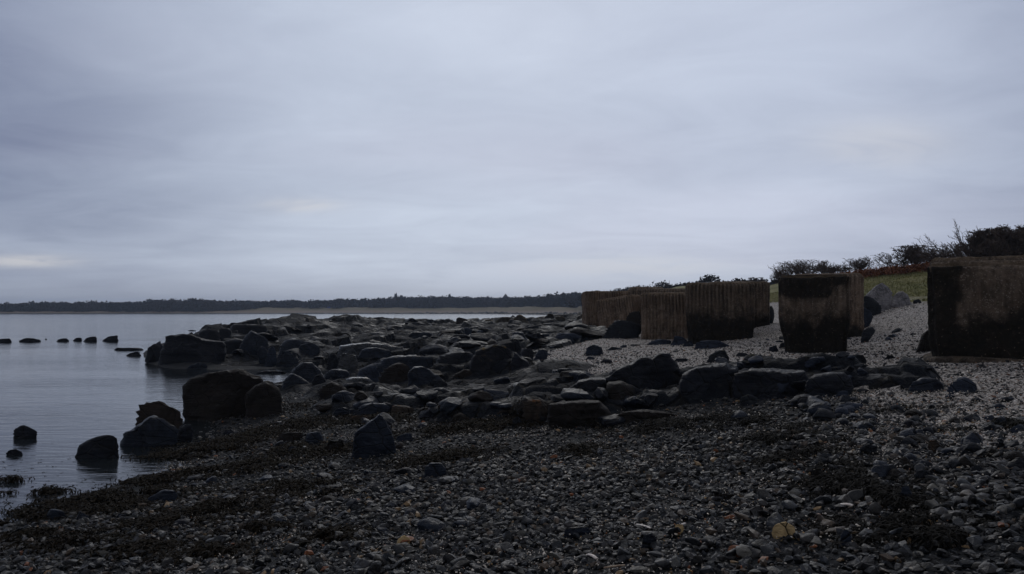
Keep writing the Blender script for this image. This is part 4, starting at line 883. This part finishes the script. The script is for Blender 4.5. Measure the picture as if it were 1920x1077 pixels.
loose(210, reg_plat, (.20, .70), (.14, .42), 'boulder', 'dark angular boulder, one of the many small ones strewn on the wet rock platform', 'boulder', 'small boulders strewn on the wet platform', ['black', 'black', 'black', 'dkbrown'], 61, lev=4)
def reg_px(px0, px1, py0, py1):
    def g(r):
        while True:
            a = r.uniform(px0, px1); b = r.uniform(py0, py1); d = hit(a, b)
            if d: p = at_d(a, b, d); return p[0], p[1]
    return g
loose(45, reg_px(600, 1250, 700, 805), (.10, .30), (.3, .7), 'rock', 'dark loose rock among those around the left foot of the ridge', 'rock', 'loose rocks around the ridge foot', ['slate', 'dkbrown', 'black', 'black'], 62, lev=4, keepout=1)
loose(85, reg_px(1500, 1925, 745, 900), (.05, .13), (.4, .8), 'cobble', 'dark cobble scattered on the pale gravel at the right', 'cobble', 'cobbles on the pale gravel at the right', ['black', 'slate', 'dry', 'dkbrown'], 63, keepout=1)
loose(60, reg_px(1000, 1760, 612, 700), (.07, .24), (.25, .55), 'stone', 'grey flat stone scattered on the pale shingle before the cubes', 'stone', 'flat stones on the pale shingle', ['slate', 'dry', 'grey'], 64, keepout=1)
loose(40, reg_px(1380, 1640, 690, 790), (.07, .20), (.4, .8), 'cobble', 'dark cobble heaped along the right end of the ridge', 'cobble', 'cobbles along the right end of the ridge', ['slate', 'dry', 'grey', 'black'], 66, keepout=1)
loose(70, reg_px(330, 900, 785, 1000), (.06, .16), (.3, .6), 'stone', 'dark slate lying among the weed on the lower left shore', 'stone', 'slates among the weed on the lower left shore', ['slate', 'black', 'slate', 'dkbrown'], 65, keepout=1)

# ================================================================== SHELLS, STICKS
SHM = NT('shell_white'); SHM = SHM.done(SHM.mix(SHM.rmp(SHM.noise(60, 3), .4, .6), (.42, .36, .34), (.6, .56, .53)), .5)
STM = NT('stick_wood'); STM = STM.done(STM.mix(STM.rmp(STM.noise(40, 3), .4, .6), (.20, .14, .10), (.32, .25, .19)), .8)
def strip(pts_px, rad, mat, name, label, cat, curl=0.0, n=14, half=True):
    d0 = [hit(a, b) for a, b in pts_px]; p = [Vector(at_d(a, b, d)) + Vector((0, 0, .035)) for (a, b), d in zip(pts_px, d0)]
    ax = (p[1] - p[0]); Lh = ax.length; ax.normalize(); up = Vector((0, 0, 1)); sd_ = ax.cross(up).normalized(); V = []; Fq = []
    K = 8
    for i in range(n + 1):
        t_ = i / n; c = p[0] + ax * Lh * t_ + up * (math.sin(t_ * math.pi) * curl) ; r = rad * (.75 + .25 * math.sin(t_ * math.pi)) * (1 + .08 * math.sin(i * 2.1))
        for j in range(K):
            a = (math.pi if half else 2 * math.pi) * j / (K - 1 if half else K); V.append(c + sd_ * math.cos(a) * r + up * math.sin(a) * r * .6)
    V = np.array([x[:] for x in V]); m = n + 1
    for i in range(n):
        for j in range(K - 1 if half else K): Fq.append([i * K + j, i * K + (j + 1) % K, (i + 1) * K + (j + 1) % K, (i + 1) * K + j])
    c0 = V.mean(0); me = new_mesh(name, V - c0, np.array(Fq)); o = link(name, me, mat, loc=tuple(c0)); md = o.modifiers.new('thick', 'SOLIDIFY'); md.thickness = rad * .22
    tag(o, label, cat); return o
strip([(1194, 993), (1221, 1001)], .009, SHM, 'razor_shell', 'whitish pink razor shell lying in the centre right pebbles', 'shell', .004)
strip([(1277, 994), (1285, 991)], .008, SHM, 'shell', 'small white shell right of the pinkish razor shell', 'shell')
strip([(1103, 1051), (1120, 1060)], .012, SHM, 'razor_shell', 'broken curved white shell near the bottom centre', 'shell', .006)
strip([(1132, 1076), (1172, 1071)], .007, STM, 'stick', 'long pale stick at the bottom edge', 'stick', .002, half=False)
strip([(1185, 982), (1222, 981)], .004, STM, 'stick', 'thin grey stick lying straight above the razor shell', 'stick', .002, half=False)
strip([(1308, 1022), (1338, 1020)], .003, STM, 'twig', 'lower twig of two crossed ones in the pebbles', 'twig', .002, half=False)
strip([(1324, 1012), (1334, 1026)], .003, STM, 'twig', 'upper slanting twig of two crossed ones in the pebbles', 'twig', .004, half=False)
strip([(1576, 957), (1600, 959)], .016, SHM, 'shell', 'cream shell on a dark stone right of the tan stone', 'shell', .004)
strip([(976, 1021), (990, 1018)], .009, SHM, 'shell', 'white shell half buried left of centre at the bottom', 'shell', .003)
strip([(270, 1023), (274, 1030)], .010, SHM, 'shell', 'small white shell fragment in the lower left pebbles', 'shell', .003)

# ================================================================== SEAWEED
def weed_mat(nm, c1, c2):
    n = NT(nm); return n.done(n.mix(n.rmp(n.noise(30, 3), .35, .65), c1, c2), .85, None, .12)
WM = weed_mat('seaweed_brown', (.005, .0040, .003), (.015, .0105, .006)); WM2 = weed_mat('seaweed_black', (.004, .0038, .0036), (.009, .0078, .007))
def fronds(name, pos, rg, length, width, mat, label, height=.05, segs=5, lie=.45):
    n = len(pos); a = rg.uniform(0, 2 * math.pi, n); V = []; ps = pos.copy(); l = rg.uniform(.5, 1.2, n) * length / segs; w = rg.uniform(.6, 1.4, n) * width
    el = rg.uniform(.1, 1.1, n) * lie
    for i in range(segs + 1):
        sx = -np.sin(a); sy = np.cos(a); ww = w * (1 - .55 * abs(i / segs - .55)); tw = rg.normal(0, .5, n)
        V.append(np.stack([ps[:, 0] + sx * ww, ps[:, 1] + sy * ww, ps[:, 2] + tw * ww], 1)); V.append(np.stack([ps[:, 0] - sx * ww, ps[:, 1] - sy * ww, ps[:, 2] - tw * ww], 1))
        ps = ps + np.stack([np.cos(a) * np.cos(el) * l, np.sin(a) * np.cos(el) * l, np.sin(el) * l], 1); a = a + rg.normal(0, .6, n); el = el - rg.uniform(.1, .75, n)
    V = np.stack(V, 1); k = 2 * (segs + 1); fq = np.array([[2 * i, 2 * i + 1, 2 * i + 3, 2 * i + 2] for i in range(segs)])
    m = new_mesh(name, V.reshape(-1, 3), (fq[None] + (np.arange(n) * k)[:, None, None]).reshape(-1, 4)); o = link(name, m, mat); tag(o, label, 'seaweed', kind='stuff'); return o
def clump_pos(lst, rg, zlo=.022, hmax=.055):
    out = []
    for px, py, rx, rd, n in lst:
        n = int(n * 3)
        d = hit(px, py); c = at_d(px, py, d)
        g = rg.normal(size=(n, 2)) * [rx / 2, rd / 2]; x = c[0] + g[:, 0]; y = c[1] + g[:, 1]; z = ground_h(x, y); mnd = hmax * np.exp(-(g ** 2).sum(1) / (rx * rd) * 2)
        hole = fbm(np.stack([x * 5, y * 5, x * 0], 1), 2); ok = hole > -.12; out.append(np.stack([x, y, np.maximum(z, 0) + zlo + mnd * rg.random(n)], 1)[ok])
    return np.concatenate(out)
CL = [(420,835,.8,.5,1100),(380,850,.8,.4,900),(470,820,.7,.5,800),(360,890,.6,.3,500),(250,930,.9,.4,1000),(160,945,.7,.3,700),(300,905,.5,.25,400),(110,960,.5,.2,500),(60,980,.5,.2,350),(210,960,.5,.3,400),
      (330,980,.7,.3,700),(430,955,.8,.4,800),(140,1020,.6,.25,500),(60,1010,.4,.2,250),(560,915,.6,.4,500),(600,930,.4,.3,300),(620,1010,.3,.2,300),(830,862,.8,.4,500),(560,800,1.0,.8,900),(520,770,.8,.8,500),(700,790,1.0,.6,700),(620,850,.6,.4,400),
      (860,805,1.0,.5,700),(960,800,.8,.4,500),(260,1040,.5,.2,400),(400,1040,.5,.2,300),(480,880,.7,.4,600),(20,905,.15,.1,50),(1080,850,.4,.3,200),(540,850,.6,.5,400),(480,1000,.4,.2,200),(90,925,.3,.06,80),(50,930,.3,.06,80)]
fronds('seaweed', clump_pos(CL, rg), rg, .15, .0065, WM, 'brown wrack strewn over the stones along the lower left waterline')
CL2 = [(1300,795,.8,.4,900),(1230,800,.7,.35,700),(1380,800,.5,.3,400),(1450,830,.6,.35,600),(1500,860,.5,.3,700),(1540,885,.45,.25,700),(1590,905,.45,.25,800),(1630,925,.45,.25,800),(1670,950,.4,.25,800),(1650,980,.4,.25,700),(1720,1000,.35,.2,600),(1760,1020,.3,.2,400),
       (1480,810,.5,.3,300),(1880,802,.5,.06,450),(1915,806,.3,.06,250),(1640,822,.5,.05,220),(1700,770,.5,.05,160),(1100,800,.6,.25,500),(1170,790,.6,.25,500),(1560,940,.2,.15,150)]
fronds('seaweed', clump_pos(CL2, rg), rg, .22, .0042, WM2, segs=6, lie=.22, label='black dried weed in a line down the right side of the pebbles')
bits = []
for i in range(170):
    a, b = rg.uniform(0, 340), rg.uniform(860, 985)
    p = at_z(a, b, 0)
    if gh(p[0], p[1]) < 0: bits.append([p[0], p[1], .0])
bits = np.repeat(np.array(bits), 5, 0) + rg.normal(0, .012, (len(bits) * 5, 3)) * [1, 1, .2]
fronds('seaweed', bits, rg, .05, .004, WM, 'tips of weed poking out of the shallow water at the lower left')

# ================================================================== BANK: shrubs, bracken, turf
def tree_mesh(h, spread, stems, levels, kids, rg, lean=(0, 0), r0=.05, dens=1.0, twig=.010, wig=.25):
    trunk = []; crown = []
    def grow(p, dr, ln, r, lv):
        n = 3; q = p
        for i in range(n):
            d2 = dr + Vector((rg.normal(0, wig), rg.normal(0, wig), rg.normal(0, wig * .6))) * .5; d2.normalize()
            e = q + d2 * ln / n; r2 = r * (1 - .25 / n)
            (trunk if lv >= levels - 1 else crown).append((q, e, r, r2)); q = e; r = r2; dr = d2
            if lv > 0 and i > 0:
                for k in range(kids if i == n - 1 else max(1, int(kids * .6))):
                    a = rg.uniform(0, 6.28); sp = spread * rg.uniform(.5, 1.2)
                    nd = dr + Vector((math.cos(a) * sp + lean[0], math.sin(a) * sp + lean[1], rg.uniform(-.15, .35) * .8)); nd.normalize()
                    grow(q, nd, ln * rg.uniform(.55, .8), max(r * .62, twig), lv - 1)
    for s in range(stems):
        a = rg.uniform(0, 6.28); b = Vector((math.cos(a), math.sin(a), 0)) * rg.uniform(0, .5) * h * .9
        grow(b, Vector((math.cos(a) * .35 + lean[0], math.sin(a) * .35, 1)).normalized(), h * .30 * rg.uniform(.7, 1.15), r0, levels)
    def build(S):
        a = np.array([x[0][:] for x in S]); b = np.array([x[1][:] for x in S]); ra = np.array([x[2] for x in S]); rb = np.array([x[3] for x in S])
        d = b - a; d /= np.linalg.norm(d, axis=1)[:, None] + 1e-9; ref = np.where(np.abs(d[:, 2:3]) > .9, [[1., 0, 0]], [[0, 0, 1.]]); u = np.cross(d, ref); u /= np.linalg.norm(u, axis=1)[:, None]; v = np.cross(d, u)
        V = []
        for c, r in ((a, ra), (b, rb)):
            for k in range(3):
                t_ = 2.094 * k; V.append(c + (u * math.cos(t_) + v * math.sin(t_)) * r[:, None])
        V = np.stack(V, 1); fq = np.array([[0, 1, 4, 3], [1, 2, 5, 4], [2, 0, 3, 5]]); n = len(S)
        return V.reshape(-1, 3), (fq[None] + (np.arange(n) * 6)[:, None, None]).reshape(-1, 4)
    return build(trunk), build(crown)
BK = NT('bark_dark'); BK = BK.done(BK.mix(BK.noise(5, 3), (.022, .017, .015), (.045, .036, .032)), .9, None, .2)
TW = NT('twigs_dark'); TW = TW.done(TW.mix(TW.rmp(TW.noise(1.2, 3), .35, .65), (.060, .044, .040), (.125, .095, .086)), .9, None, .2)
G2 = 'wind-shaped bare shrubs on the bank'
def bush_mesh(rg, stems, twig, dens, lean=0.0, ang=1.15):
    """twiggy dome: every stem leaves one root point and branches along its whole length"""
    tr, cr = [], []
    def limb(p, d, ln, r, lv, n):
        out = tr if lv == 2 else cr; q = p
        for i in range(n):
            d = d + Vector((rg.normal(0, .22) + lean * .12, rg.normal(0, .22), rg.normal(.05, .16))); d.normalize(); e = q + d * (ln / n); r2 = max(r * .82, twig)
            out.append((q, e, r, r2)); q = e; r = r2
            if lv and (i > 0 or lv < 2):
                for k in range(int(dens + rg.random())):
                    nd = d * .8 + Vector((rg.normal(0, .6) + lean * .3, rg.normal(0, .6), rg.normal(.25, .4))); nd.normalize()
                    limb(q, nd, ln * rg.uniform(.28, .45), max(r * .6, twig), lv - 1, 4 if lv == 2 else 3)
    for s_ in range(stems):
        t_ = rg.uniform(0, ang); a = rg.uniform(0, 6.28)
        limb(Vector((0, 0, 0)), Vector((math.sin(t_) * math.cos(a) + lean * .4, math.sin(t_) * math.sin(a), math.cos(t_))), .72 * rg.uniform(.7, 1.05), .02, 2, 6)
    def build(S):
        a = np.array([x[0][:] for x in S]); b = np.array([x[1][:] for x in S]); ra = np.array([x[2] for x in S]); rb = np.array([x[3] for x in S]); return a, b, ra, rb
    return build(tr), build(cr)
def tubes(T_, k):
    a, b, ra, rb = T_; a = a * k; b = b * k; d = b - a; d /= np.linalg.norm(d, axis=1)[:, None] + 1e-9
    ref = np.where(np.abs(d[:, 2:3]) > .9, [[1., 0, 0]], [[0, 0, 1.]]); u = np.cross(d, ref); u /= np.linalg.norm(u, axis=1)[:, None]; v = np.cross(d, u); V = []
    for c, r in ((a, ra), (b, rb)):
        for j in range(3): V.append(c + (u * math.cos(2.094 * j) + v * math.sin(2.094 * j)) * r[:, None])
    V = np.stack(V, 1); fq = np.array([[0, 1, 4, 3], [1, 2, 5, 4], [2, 0, 3, 5]]); n = len(a)
    return V.reshape(-1, 3), (fq[None] + (np.arange(n) * 6)[:, None, None]).reshape(-1, 4)
def shrub(px, d, ytop, wpx, label, stems=16, seed=0, twig=.009, dens=2.0, lean=-.15, ang=1.2, name='bare_shrub', cat='shrub', group=G2, lv=0, kids=0, spread=0, wig=0, r0=.03):
    rg = np.random.default_rng(seed + 50); x = (px - 960) / F * d; zt = at_d(px, ytop, d)[2]; zg = gh(x, d) - .08; h = max(zt - zg, .6); w = wpx / F * d
    T_, C_ = bush_mesh(rg, stems, twig / h, dens, lean, ang); z = C_[1][:, 2]; tall = name == 'bare_tree'; qz = np.quantile(z, .998 if tall else .96); k = h / qz * (1 if tall else .94)
    for arr in (() if tall else (T_[0], T_[1], C_[0], C_[1])): arr[:, 2] = np.where(arr[:, 2] > qz, qz + (arr[:, 2] - qz) * .3, arr[:, 2])
    wid = np.quantile(C_[1][:, 0], .985) - np.quantile(C_[1][:, 0], .015); K = np.array([w / wid] * 2 + [k])
    fix = lambda q, f_: (q[0], q[1], np.maximum(q[2] * h * f_, twig), np.maximum(q[3] * h * f_, twig))
    root = bpy.data.objects.new(name, None); COL.objects.link(root); root.location = (x, d, zg); tag(root, label, cat, group)
    link('trunk', new_mesh('trunk', *tubes(fix(T_, r0 / .02 * .6), K)), BK, root); link('crown', new_mesh('crown', *tubes(fix(C_, .8), K)), TW, root)
shrub(1462, 60, 505, 26, 'tiny bare bush at the left end of the shrub row above the lone cube', lv=4, seed=1)
shrub(1482, 62, 491, 52, 'leftmost broad bare shrub above the lone cube', seed=2)
shrub(1512, 60, 487, 60, 'tallest dense bare shrub above the lone cube', seed=3, stems=20)
shrub(1546, 60, 490, 56, 'third broad bare shrub above the lone cube', seed=4, stems=20)
shrub(1575, 58, 498, 44, 'low bare shrub over the right side of the lone cube', seed=5)
shrub(1613, 56, 484, 54, 'rounded bare shrub alone just right of the lone cube', seed=6, stems=20)
shrub(1664, 54, 474, 44, 'airy see-through shrub left of the dark dense one', seed=7, stems=9, dens=1.5)
shrub(1690, 54, 482, 34, 'small airy shrub touching the dark dense one', seed=8, stems=8, dens=1.5)
shrub(1712, 52, 460, 62, 'dark dense rounded bush in the middle of the bank skyline', seed=9, stems=26, dens=2.6, twig=.012)
shrub(1752, 50, 470, 46, 'low bare shrub between the dense bush and the gnarled tree', seed=10, stems=20)
shrub(1784, 48, 440, 62, 'gnarled windswept bare tree leaning left', seed=11, stems=6, dens=1.6, lean=-.8, ang=.8, name='bare_tree', cat='tree', group=None, r0=.05)
shrub(1822, 47, 415, 66, 'tallest bare spiky tree rising beside the big dark thicket', seed=12, stems=8, dens=1.5, lean=-.2, ang=.7, name='bare_tree', cat='tree', group=None, r0=.05)
shrub(1800, 46, 456, 60, 'low twiggy shrub under the two bare trees', seed=16, stems=20)
shrub(1852, 45, 431, 76, 'left part of the big dark thicket at the right edge', seed=13, stems=34, dens=3, twig=.014, lean=0)
shrub(1898, 44, 426, 80, 'dense dark thorn bush in the thicket touching the right edge', seed=14, stems=34, dens=3, twig=.014, lean=0)
shrub(1945, 43, 424, 80, 'dark thorn bush mostly outside the right edge', seed=15, stems=30, dens=3, twig=.014, lean=0)
shrub(1418, 120, 521, 40, 'faint far shrub on the skyline above the widest cube', seed=17, twig=.03, stems=18)
# bracken and turf
BR = NT('bracken_dead'); BR = BR.done(BR.mix(BR.rmp(BR.noise(2.5, 4), .35, .65), (.085, .030, .016), (.20, .075, .034)), .9, None, .15)
nb_ = 16000; d = rg.uniform(44, 53, nb_); px = rg.uniform(1560, 2200, nb_); x = (px - 960) / F * d; y = d
ctr = np.interp(px, [1560, 1740, 1900, 2200], [50.5, 48.5, 44.5, 40.]); y = ctr + rg.normal(0, .55, nb_); x = (px - 960) / F * y
z = ground_h(x, y); ok = fbm(np.stack([x * .5, y * .5, x * 0], 1), 2) > -.45; bp = np.stack([x, y, z + rg.uniform(0, .30, nb_)], 1)[ok]
o = fronds('bracken', bp, rg, .40, .022, BR, 'rusty red dead bracken along the top of the grassy bank', segs=4, lie=1.3); o['category'] = 'bracken'
GT = NT('turf_blades'); GT = GT.done(GT.mix(GT.rmp(GT.noise(.8, 5, .65), .4, .6), (.155, .162, .062), (.26, .245, .11)), .9, None, .15)
ng = 45000; y = rg.uniform(30, 50, ng); x = rg.uniform(.28, .66, ng) * y; z = ground_h(x, y)
ok = (z > 2.62 + .4 * fbm(np.stack([x * .5, y * .5, x * 0], 1), 3)); o = fronds('grass', np.stack([x, y, z], 1)[ok], rg, .13, .012, GT, 'short green turf on the bank behind the beach', segs=2, lie=1.2); o['category'] = 'grass'

# ================================================================== FAR SHORE
def wood(name, label, px0, px1, n, rr_, tops, mat, leaf=.9, rows=5, hvar=1.5, nl=190):
    rg = np.random.default_rng(hash(label) % 1000 if False else 77); V = []; cx = rg.uniform(px0, px1, n)
    P_ = []
    for i in range(n):
        R0 = rr_(cx[i]); r = R0 + rg.uniform(0, 1) ** 1 * (rows * 14); a = math.atan((cx[i] - 960) / F); x, y = r * math.sin(a), r * math.cos(a); g = gh(x, y)
        ht = CAMZ + (583 - np.interp(cx[i], *tops)) / F * y - g; ht = ht * rg.uniform(.78, 1.0) + rg.normal(0, .7)
        w_ = ht * rg.uniform(.35, .6) + 1; q = rg.normal(size=(nl, 3)); q /= np.linalg.norm(q, axis=1)[:, None]; q *= rg.uniform(.35, 1, (nl, 1)) ** .5
        q = q * [w_, w_, ht * .52] + [x, y, g + ht * .48]; q += q * 0 + rg.normal(0, .25, q.shape); P_.append(q)
    C = np.concatenate(P_); m_ = len(C); a = rg.normal(size=(m_, 3)); a /= np.linalg.norm(a, axis=1)[:, None]; b = np.cross(a, rg.normal(size=(m_, 3))); b /= np.linalg.norm(b, axis=1)[:, None]; s = (leaf * rg.uniform(.5, 1.3, m_))[:, None]
    V = np.stack([C + a * s, C + b * s, C - a * s * .6 - b * s * .6], 1).reshape(-1, 3); f = np.arange(m_ * 3).reshape(-1, 3)
    o = link(name, new_mesh(name, V, f, False), mat); tag(o, label, 'woodland', kind='stuff'); return o
FW = NT('far_wood_twigs'); FW = FW.done(FW.mix(FW.rmp(FW.noise(.035, 5, .65), .35, .62), (.016, .018, .018), (.038, .029, .026)), .95, None, .1)
RW = lambda p: shore_r(np.array([(p - 960) / F]), np.array([1.]))[0][0] + np.interp(p, [0, 380, 520, 1080, 1140, 1300], [22, 25, 60, 66, 30, 60])
TOPS = ([-300, 0, 60, 250, 300, 390, 420, 560, 640, 700, 760, 880, 1000, 1030, 1095, 1130, 1180], [574, 571.5, 569, 567, 562, 562, 565, 565, 562, 560, 557, 557, 558, 553, 549, 548, 546])
wood('far_woodland', 'dark bare wood along the far shore across the bay', -420, 1130, 1500, RW, TOPS, FW)
wood('skyline_woodland', 'dark trees on the rise behind the concrete cubes', 1120, 1470, 100, lambda p: np.interp(p, [1120, 1180, 1300, 1470], [330, 210, 150, 140]), ([1120, 1180, 1240, 1290, 1330, 1400, 1470], [550, 542, 539, 538, 537, 537, 537]), FW, leaf=.3, rows=2, nl=520)
# single trees and buildings standing out of the wood
def fir(px, r, ytop, wpx, label):
    a = math.atan((px - 960) / F); x, y = r * math.sin(a), r * math.cos(a); g = gh(x, y); h = CAMZ + (583 - ytop) / F * y - g; w_ = wpx / F * y / 2
    root = bpy.data.objects.new('fir_tree', None); COL.objects.link(root); root.location = (x, y, g); tag(root, label, 'tree')
    ang = np.linspace(0, 2 * math.pi, 7)[:-1]; V = np.array([[math.cos(t_) * .35 * (1 - k), math.sin(t_) * .35 * (1 - k), h * k * .98] for k in (0, .95) for t_ in ang]); Fq = np.array([[i, (i + 1) % 6, 6 + (i + 1) % 6, 6 + i] for i in range(6)])
    link('trunk', new_mesh('trunk', V, Fq), BK, root); m_ = 700; t_ = rng.random(m_); C = np.stack([rng.normal(0, 1, m_) * w_ * (1 - t_ ** 1.5) * .55, rng.normal(0, 1, m_) * w_ * (1 - t_ ** 1.5) * .55, h * (.3 + .7 * t_)], 1)
    A = rng.normal(size=(m_, 3)) * .5; B = rng.normal(size=(m_, 3)) * .5; link('crown', new_mesh('crown', np.stack([C + A, C + B, C - A - B], 1).reshape(-1, 3), np.arange(m_ * 3).reshape(-1, 3), False), FIRM, root)
FIRM = NT('fir_needles'); FIRM = FIRM.done(FIRM.mix(FIRM.noise(.3, 3), (.012, .020, .016), (.022, .034, .026)), .9, None, .1)
fir(742, 690, 552.5, 9, 'dark conifer sticking out of the far wood, left of the pointed roof'); fir(752, 690, 556, 9, 'shorter conifer close right of the darker one in the far wood')
fir(843, 680, 553, 4, 'thin spire-like tree above the far wood'); fir(1028, 600, 552.5, 16, 'broad dark evergreen at the left of the evergreen group near the cubes'); fir(1056, 580, 551, 16, 'broad dark evergreen in the middle of the group near the cubes'); fir(1080, 560, 549, 16, 'broad dark evergreen closest to the cubes')
def plainmat(nm, c, r=.8): n = NT(nm); return n.done(n.mix(n.noise(.8, 4), c, tuple(v * .75 for v in c)), r)
RFm, WLm, WH, BL, GLm = plainmat('roof_slate', (.055, .05, .055)), plainmat('house_stone', (.12, .10, .09)), plainmat('white_paint', (.75, .75, .78), .4), plainmat('blue_cloth', (.08, .12, .55)), plainmat('dark_glass', (.02, .02, .03), .1)
def house(px, r, yt, ye, wpx, label):
    a = math.atan((px - 960) / F); x, y = r * math.sin(a), r * math.cos(a); g = gh(x, y); zt = CAMZ + (583 - yt) / F * y - g; ze = CAMZ + (583 - ye) / F * y - g; w_ = wpx / F * y / 2
    root = bpy.data.objects.new('house', None); COL.objects.link(root); root.location = (x, y, g - .5); tag(root, label, 'house')
    q = w_ * .86; V = np.array([[sx * q, sy * q, z_] for z_ in (0, ze + .5) for sx, sy in ((-1, -1), (1, -1), (1, 1), (-1, 1))]); link('wall', new_mesh('wall', V, np.array([[0, 1, 5, 4], [1, 2, 6, 5], [2, 3, 7, 6], [3, 0, 4, 7], [4, 5, 6, 7]]), False), WLm, root)
    t_ = .14 * w_; V = np.array([[sx * w_, sy * w_, ze + .3] for sx, sy in ((-1, -1), (1, -1), (1, 1), (-1, 1))] + [[sx * t_, sy * t_, zt + .4] for sx, sy in ((-1, -1), (1, -1), (1, 1), (-1, 1))])
    rf = link('roof', new_mesh('roof', V, np.array([[0, 1, 5, 4], [1, 2, 6, 5], [2, 3, 7, 6], [3, 0, 4, 7], [4, 5, 6, 7], [3, 2, 1, 0]]), False), RFm, root)
    V = np.array([[sx * t_ * .5, sy * t_ * .5, z_] for z_ in (zt + .3, zt + 1.0) for sx, sy in ((-1, -1), (1, -1), (1, 1), (-1, 1))]); link('chimney', new_mesh('chimney', V, np.array([[0, 1, 5, 4], [1, 2, 6, 5], [2, 3, 7, 6], [3, 0, 4, 7], [4, 5, 6, 7]]), False), WLm, rf)
house(948, 700, 552, 559.5, 15, 'house with a steep pointed roof rising over the far wood')
def car(px, py, r, label):
    a = math.atan((px - 960) / F); x, y = r * math.sin(a), r * math.cos(a); g = gh(x, y); root = bpy.data.objects.new('parked_van', None); COL.objects.link(root); root.location = (x, y, g); tag(root, label, 'van')
    prof = [(-2.2, .4), (2.2, .4), (2.3, 1.0), (1.5, 1.2), (.9, 2.0), (-2.1, 2.1), (-2.3, 1.9)]; n = len(prof); V = np.array([[p[0], s, p[1]] for s in (-.9, .9) for p in prof])
    me = bpy.data.meshes.new('body'); me.from_pydata([tuple(v_) for v_ in V], [], [tuple(range(n)), tuple(range(2 * n - 1, n - 1, -1))] + [(i, i + n, (i + 1) % n + n, (i + 1) % n) for i in range(n)]); link('body', me, WH, root)
    me = bpy.data.meshes.new('side_window'); me.from_pydata([(-.3, -.92, 1.3), (1.1, -.92, 1.3), (.75, -.92, 1.85), (-.3, -.92, 1.85)], [], [(0, 1, 2, 3)]); link('side_window', me, GLm, root)
    for wx in (-1.4, 1.4):
        an = np.linspace(0, 6.283, 13)[:-1]; V = [(wx + .38 * math.cos(t_), s, .38 + .38 * math.sin(t_)) for s in (-.98, -.7) for t_ in an]; me = bpy.data.meshes.new('wheel'); me.from_pydata(V, [], [tuple(range(12)), tuple(range(23, 11, -1))] + [(i, i + 12, (i + 1) % 12 + 12, (i + 1) % 12) for i in range(12)]); link('wheel', me, GLm, root)
car(900, 575, 652, 'small white vehicle parked behind the far dunes')
def tent(px, r, label):
    a = math.atan((px - 960) / F); x, y = r * math.sin(a), r * math.cos(a); g = gh(x, y); s = 1.3; me = bpy.data.meshes.new('beach_tent')
    me.from_pydata([(-s, -.8, 0), (s, -.8, 0), (s, .8, 0), (-s, .8, 0), (-.9, 0, 1.5), (.9, 0, 1.5)], [], [(0, 1, 5, 4), (2, 3, 4, 5), (1, 2, 5), (3, 0, 4), (3, 2, 1, 0)]); tag(link('beach_tent', me, BL, loc=(x, y, g)), label, 'tent')
tent(616.5, 648, 'tiny bright blue shape on the far dunes left of centre')
# dark foreshore rocks under the far dunes
V_, F_ = variants(1, 1, 3)[0]; n_ = 1500; px = rng.uniform(545, 1135, n_); R0 = np.array([shore_r(np.array([(p - 960) / F]), np.array([1.]))[0][0] for p in px]); r = R0 + rng.uniform(-26, 8, n_) * np.interp(px, [545, 900, 1135], [.3, 1, 1.6]); a = np.arctan((px - 960) / F)
x = r * np.sin(a); y = r * np.cos(a); z = np.maximum(ground_h(x, y), -.1)
o = merge_stones('foreshore_rocks', np.stack([x, y, z], 1), rng.uniform(.5, 1.7, n_) * np.interp(px, [545, 800], [.6, 1]), variants(1, 5, 9, (.4, .8)), .2, rng, np.full((n_, 3), .018) * rng.uniform(.6, 1.5, (n_, 1)), PM); tag(o, 'dark foreshore rocks edging the far beach', 'rocks', kind='stuff')

# ================================================================== HAZE
hb = NT('haze_air'); hb.t.nodes.remove(hb.b); vp = hb.t.nodes.new('ShaderNodeVolumePrincipled'); vp.inputs['Color'].default_value = (.62, .76, 1, 1); vp.inputs['Density'].default_value = .0003; vp.inputs['Anisotropy'].default_value = 0.2
hb.l(vp.outputs[0], hb.out.inputs['Volume'])
bx = [(sx * 2750, y_, z_) for z_ in (-4, 40) for sx, y_ in ((-1, -700), (1, -700), (1, 2750), (-1, 2750))]
me = bpy.data.meshes.new('haze'); me.from_pydata(bx, [], [(3, 2, 1, 0), (4, 5, 6, 7), (0, 1, 5, 4), (1, 2, 6, 5), (2, 3, 7, 6), (3, 0, 4, 7)])
if True: tag(link('haze', me, hb.m), 'thin sea air over the bay', 'haze', kind='stuff')
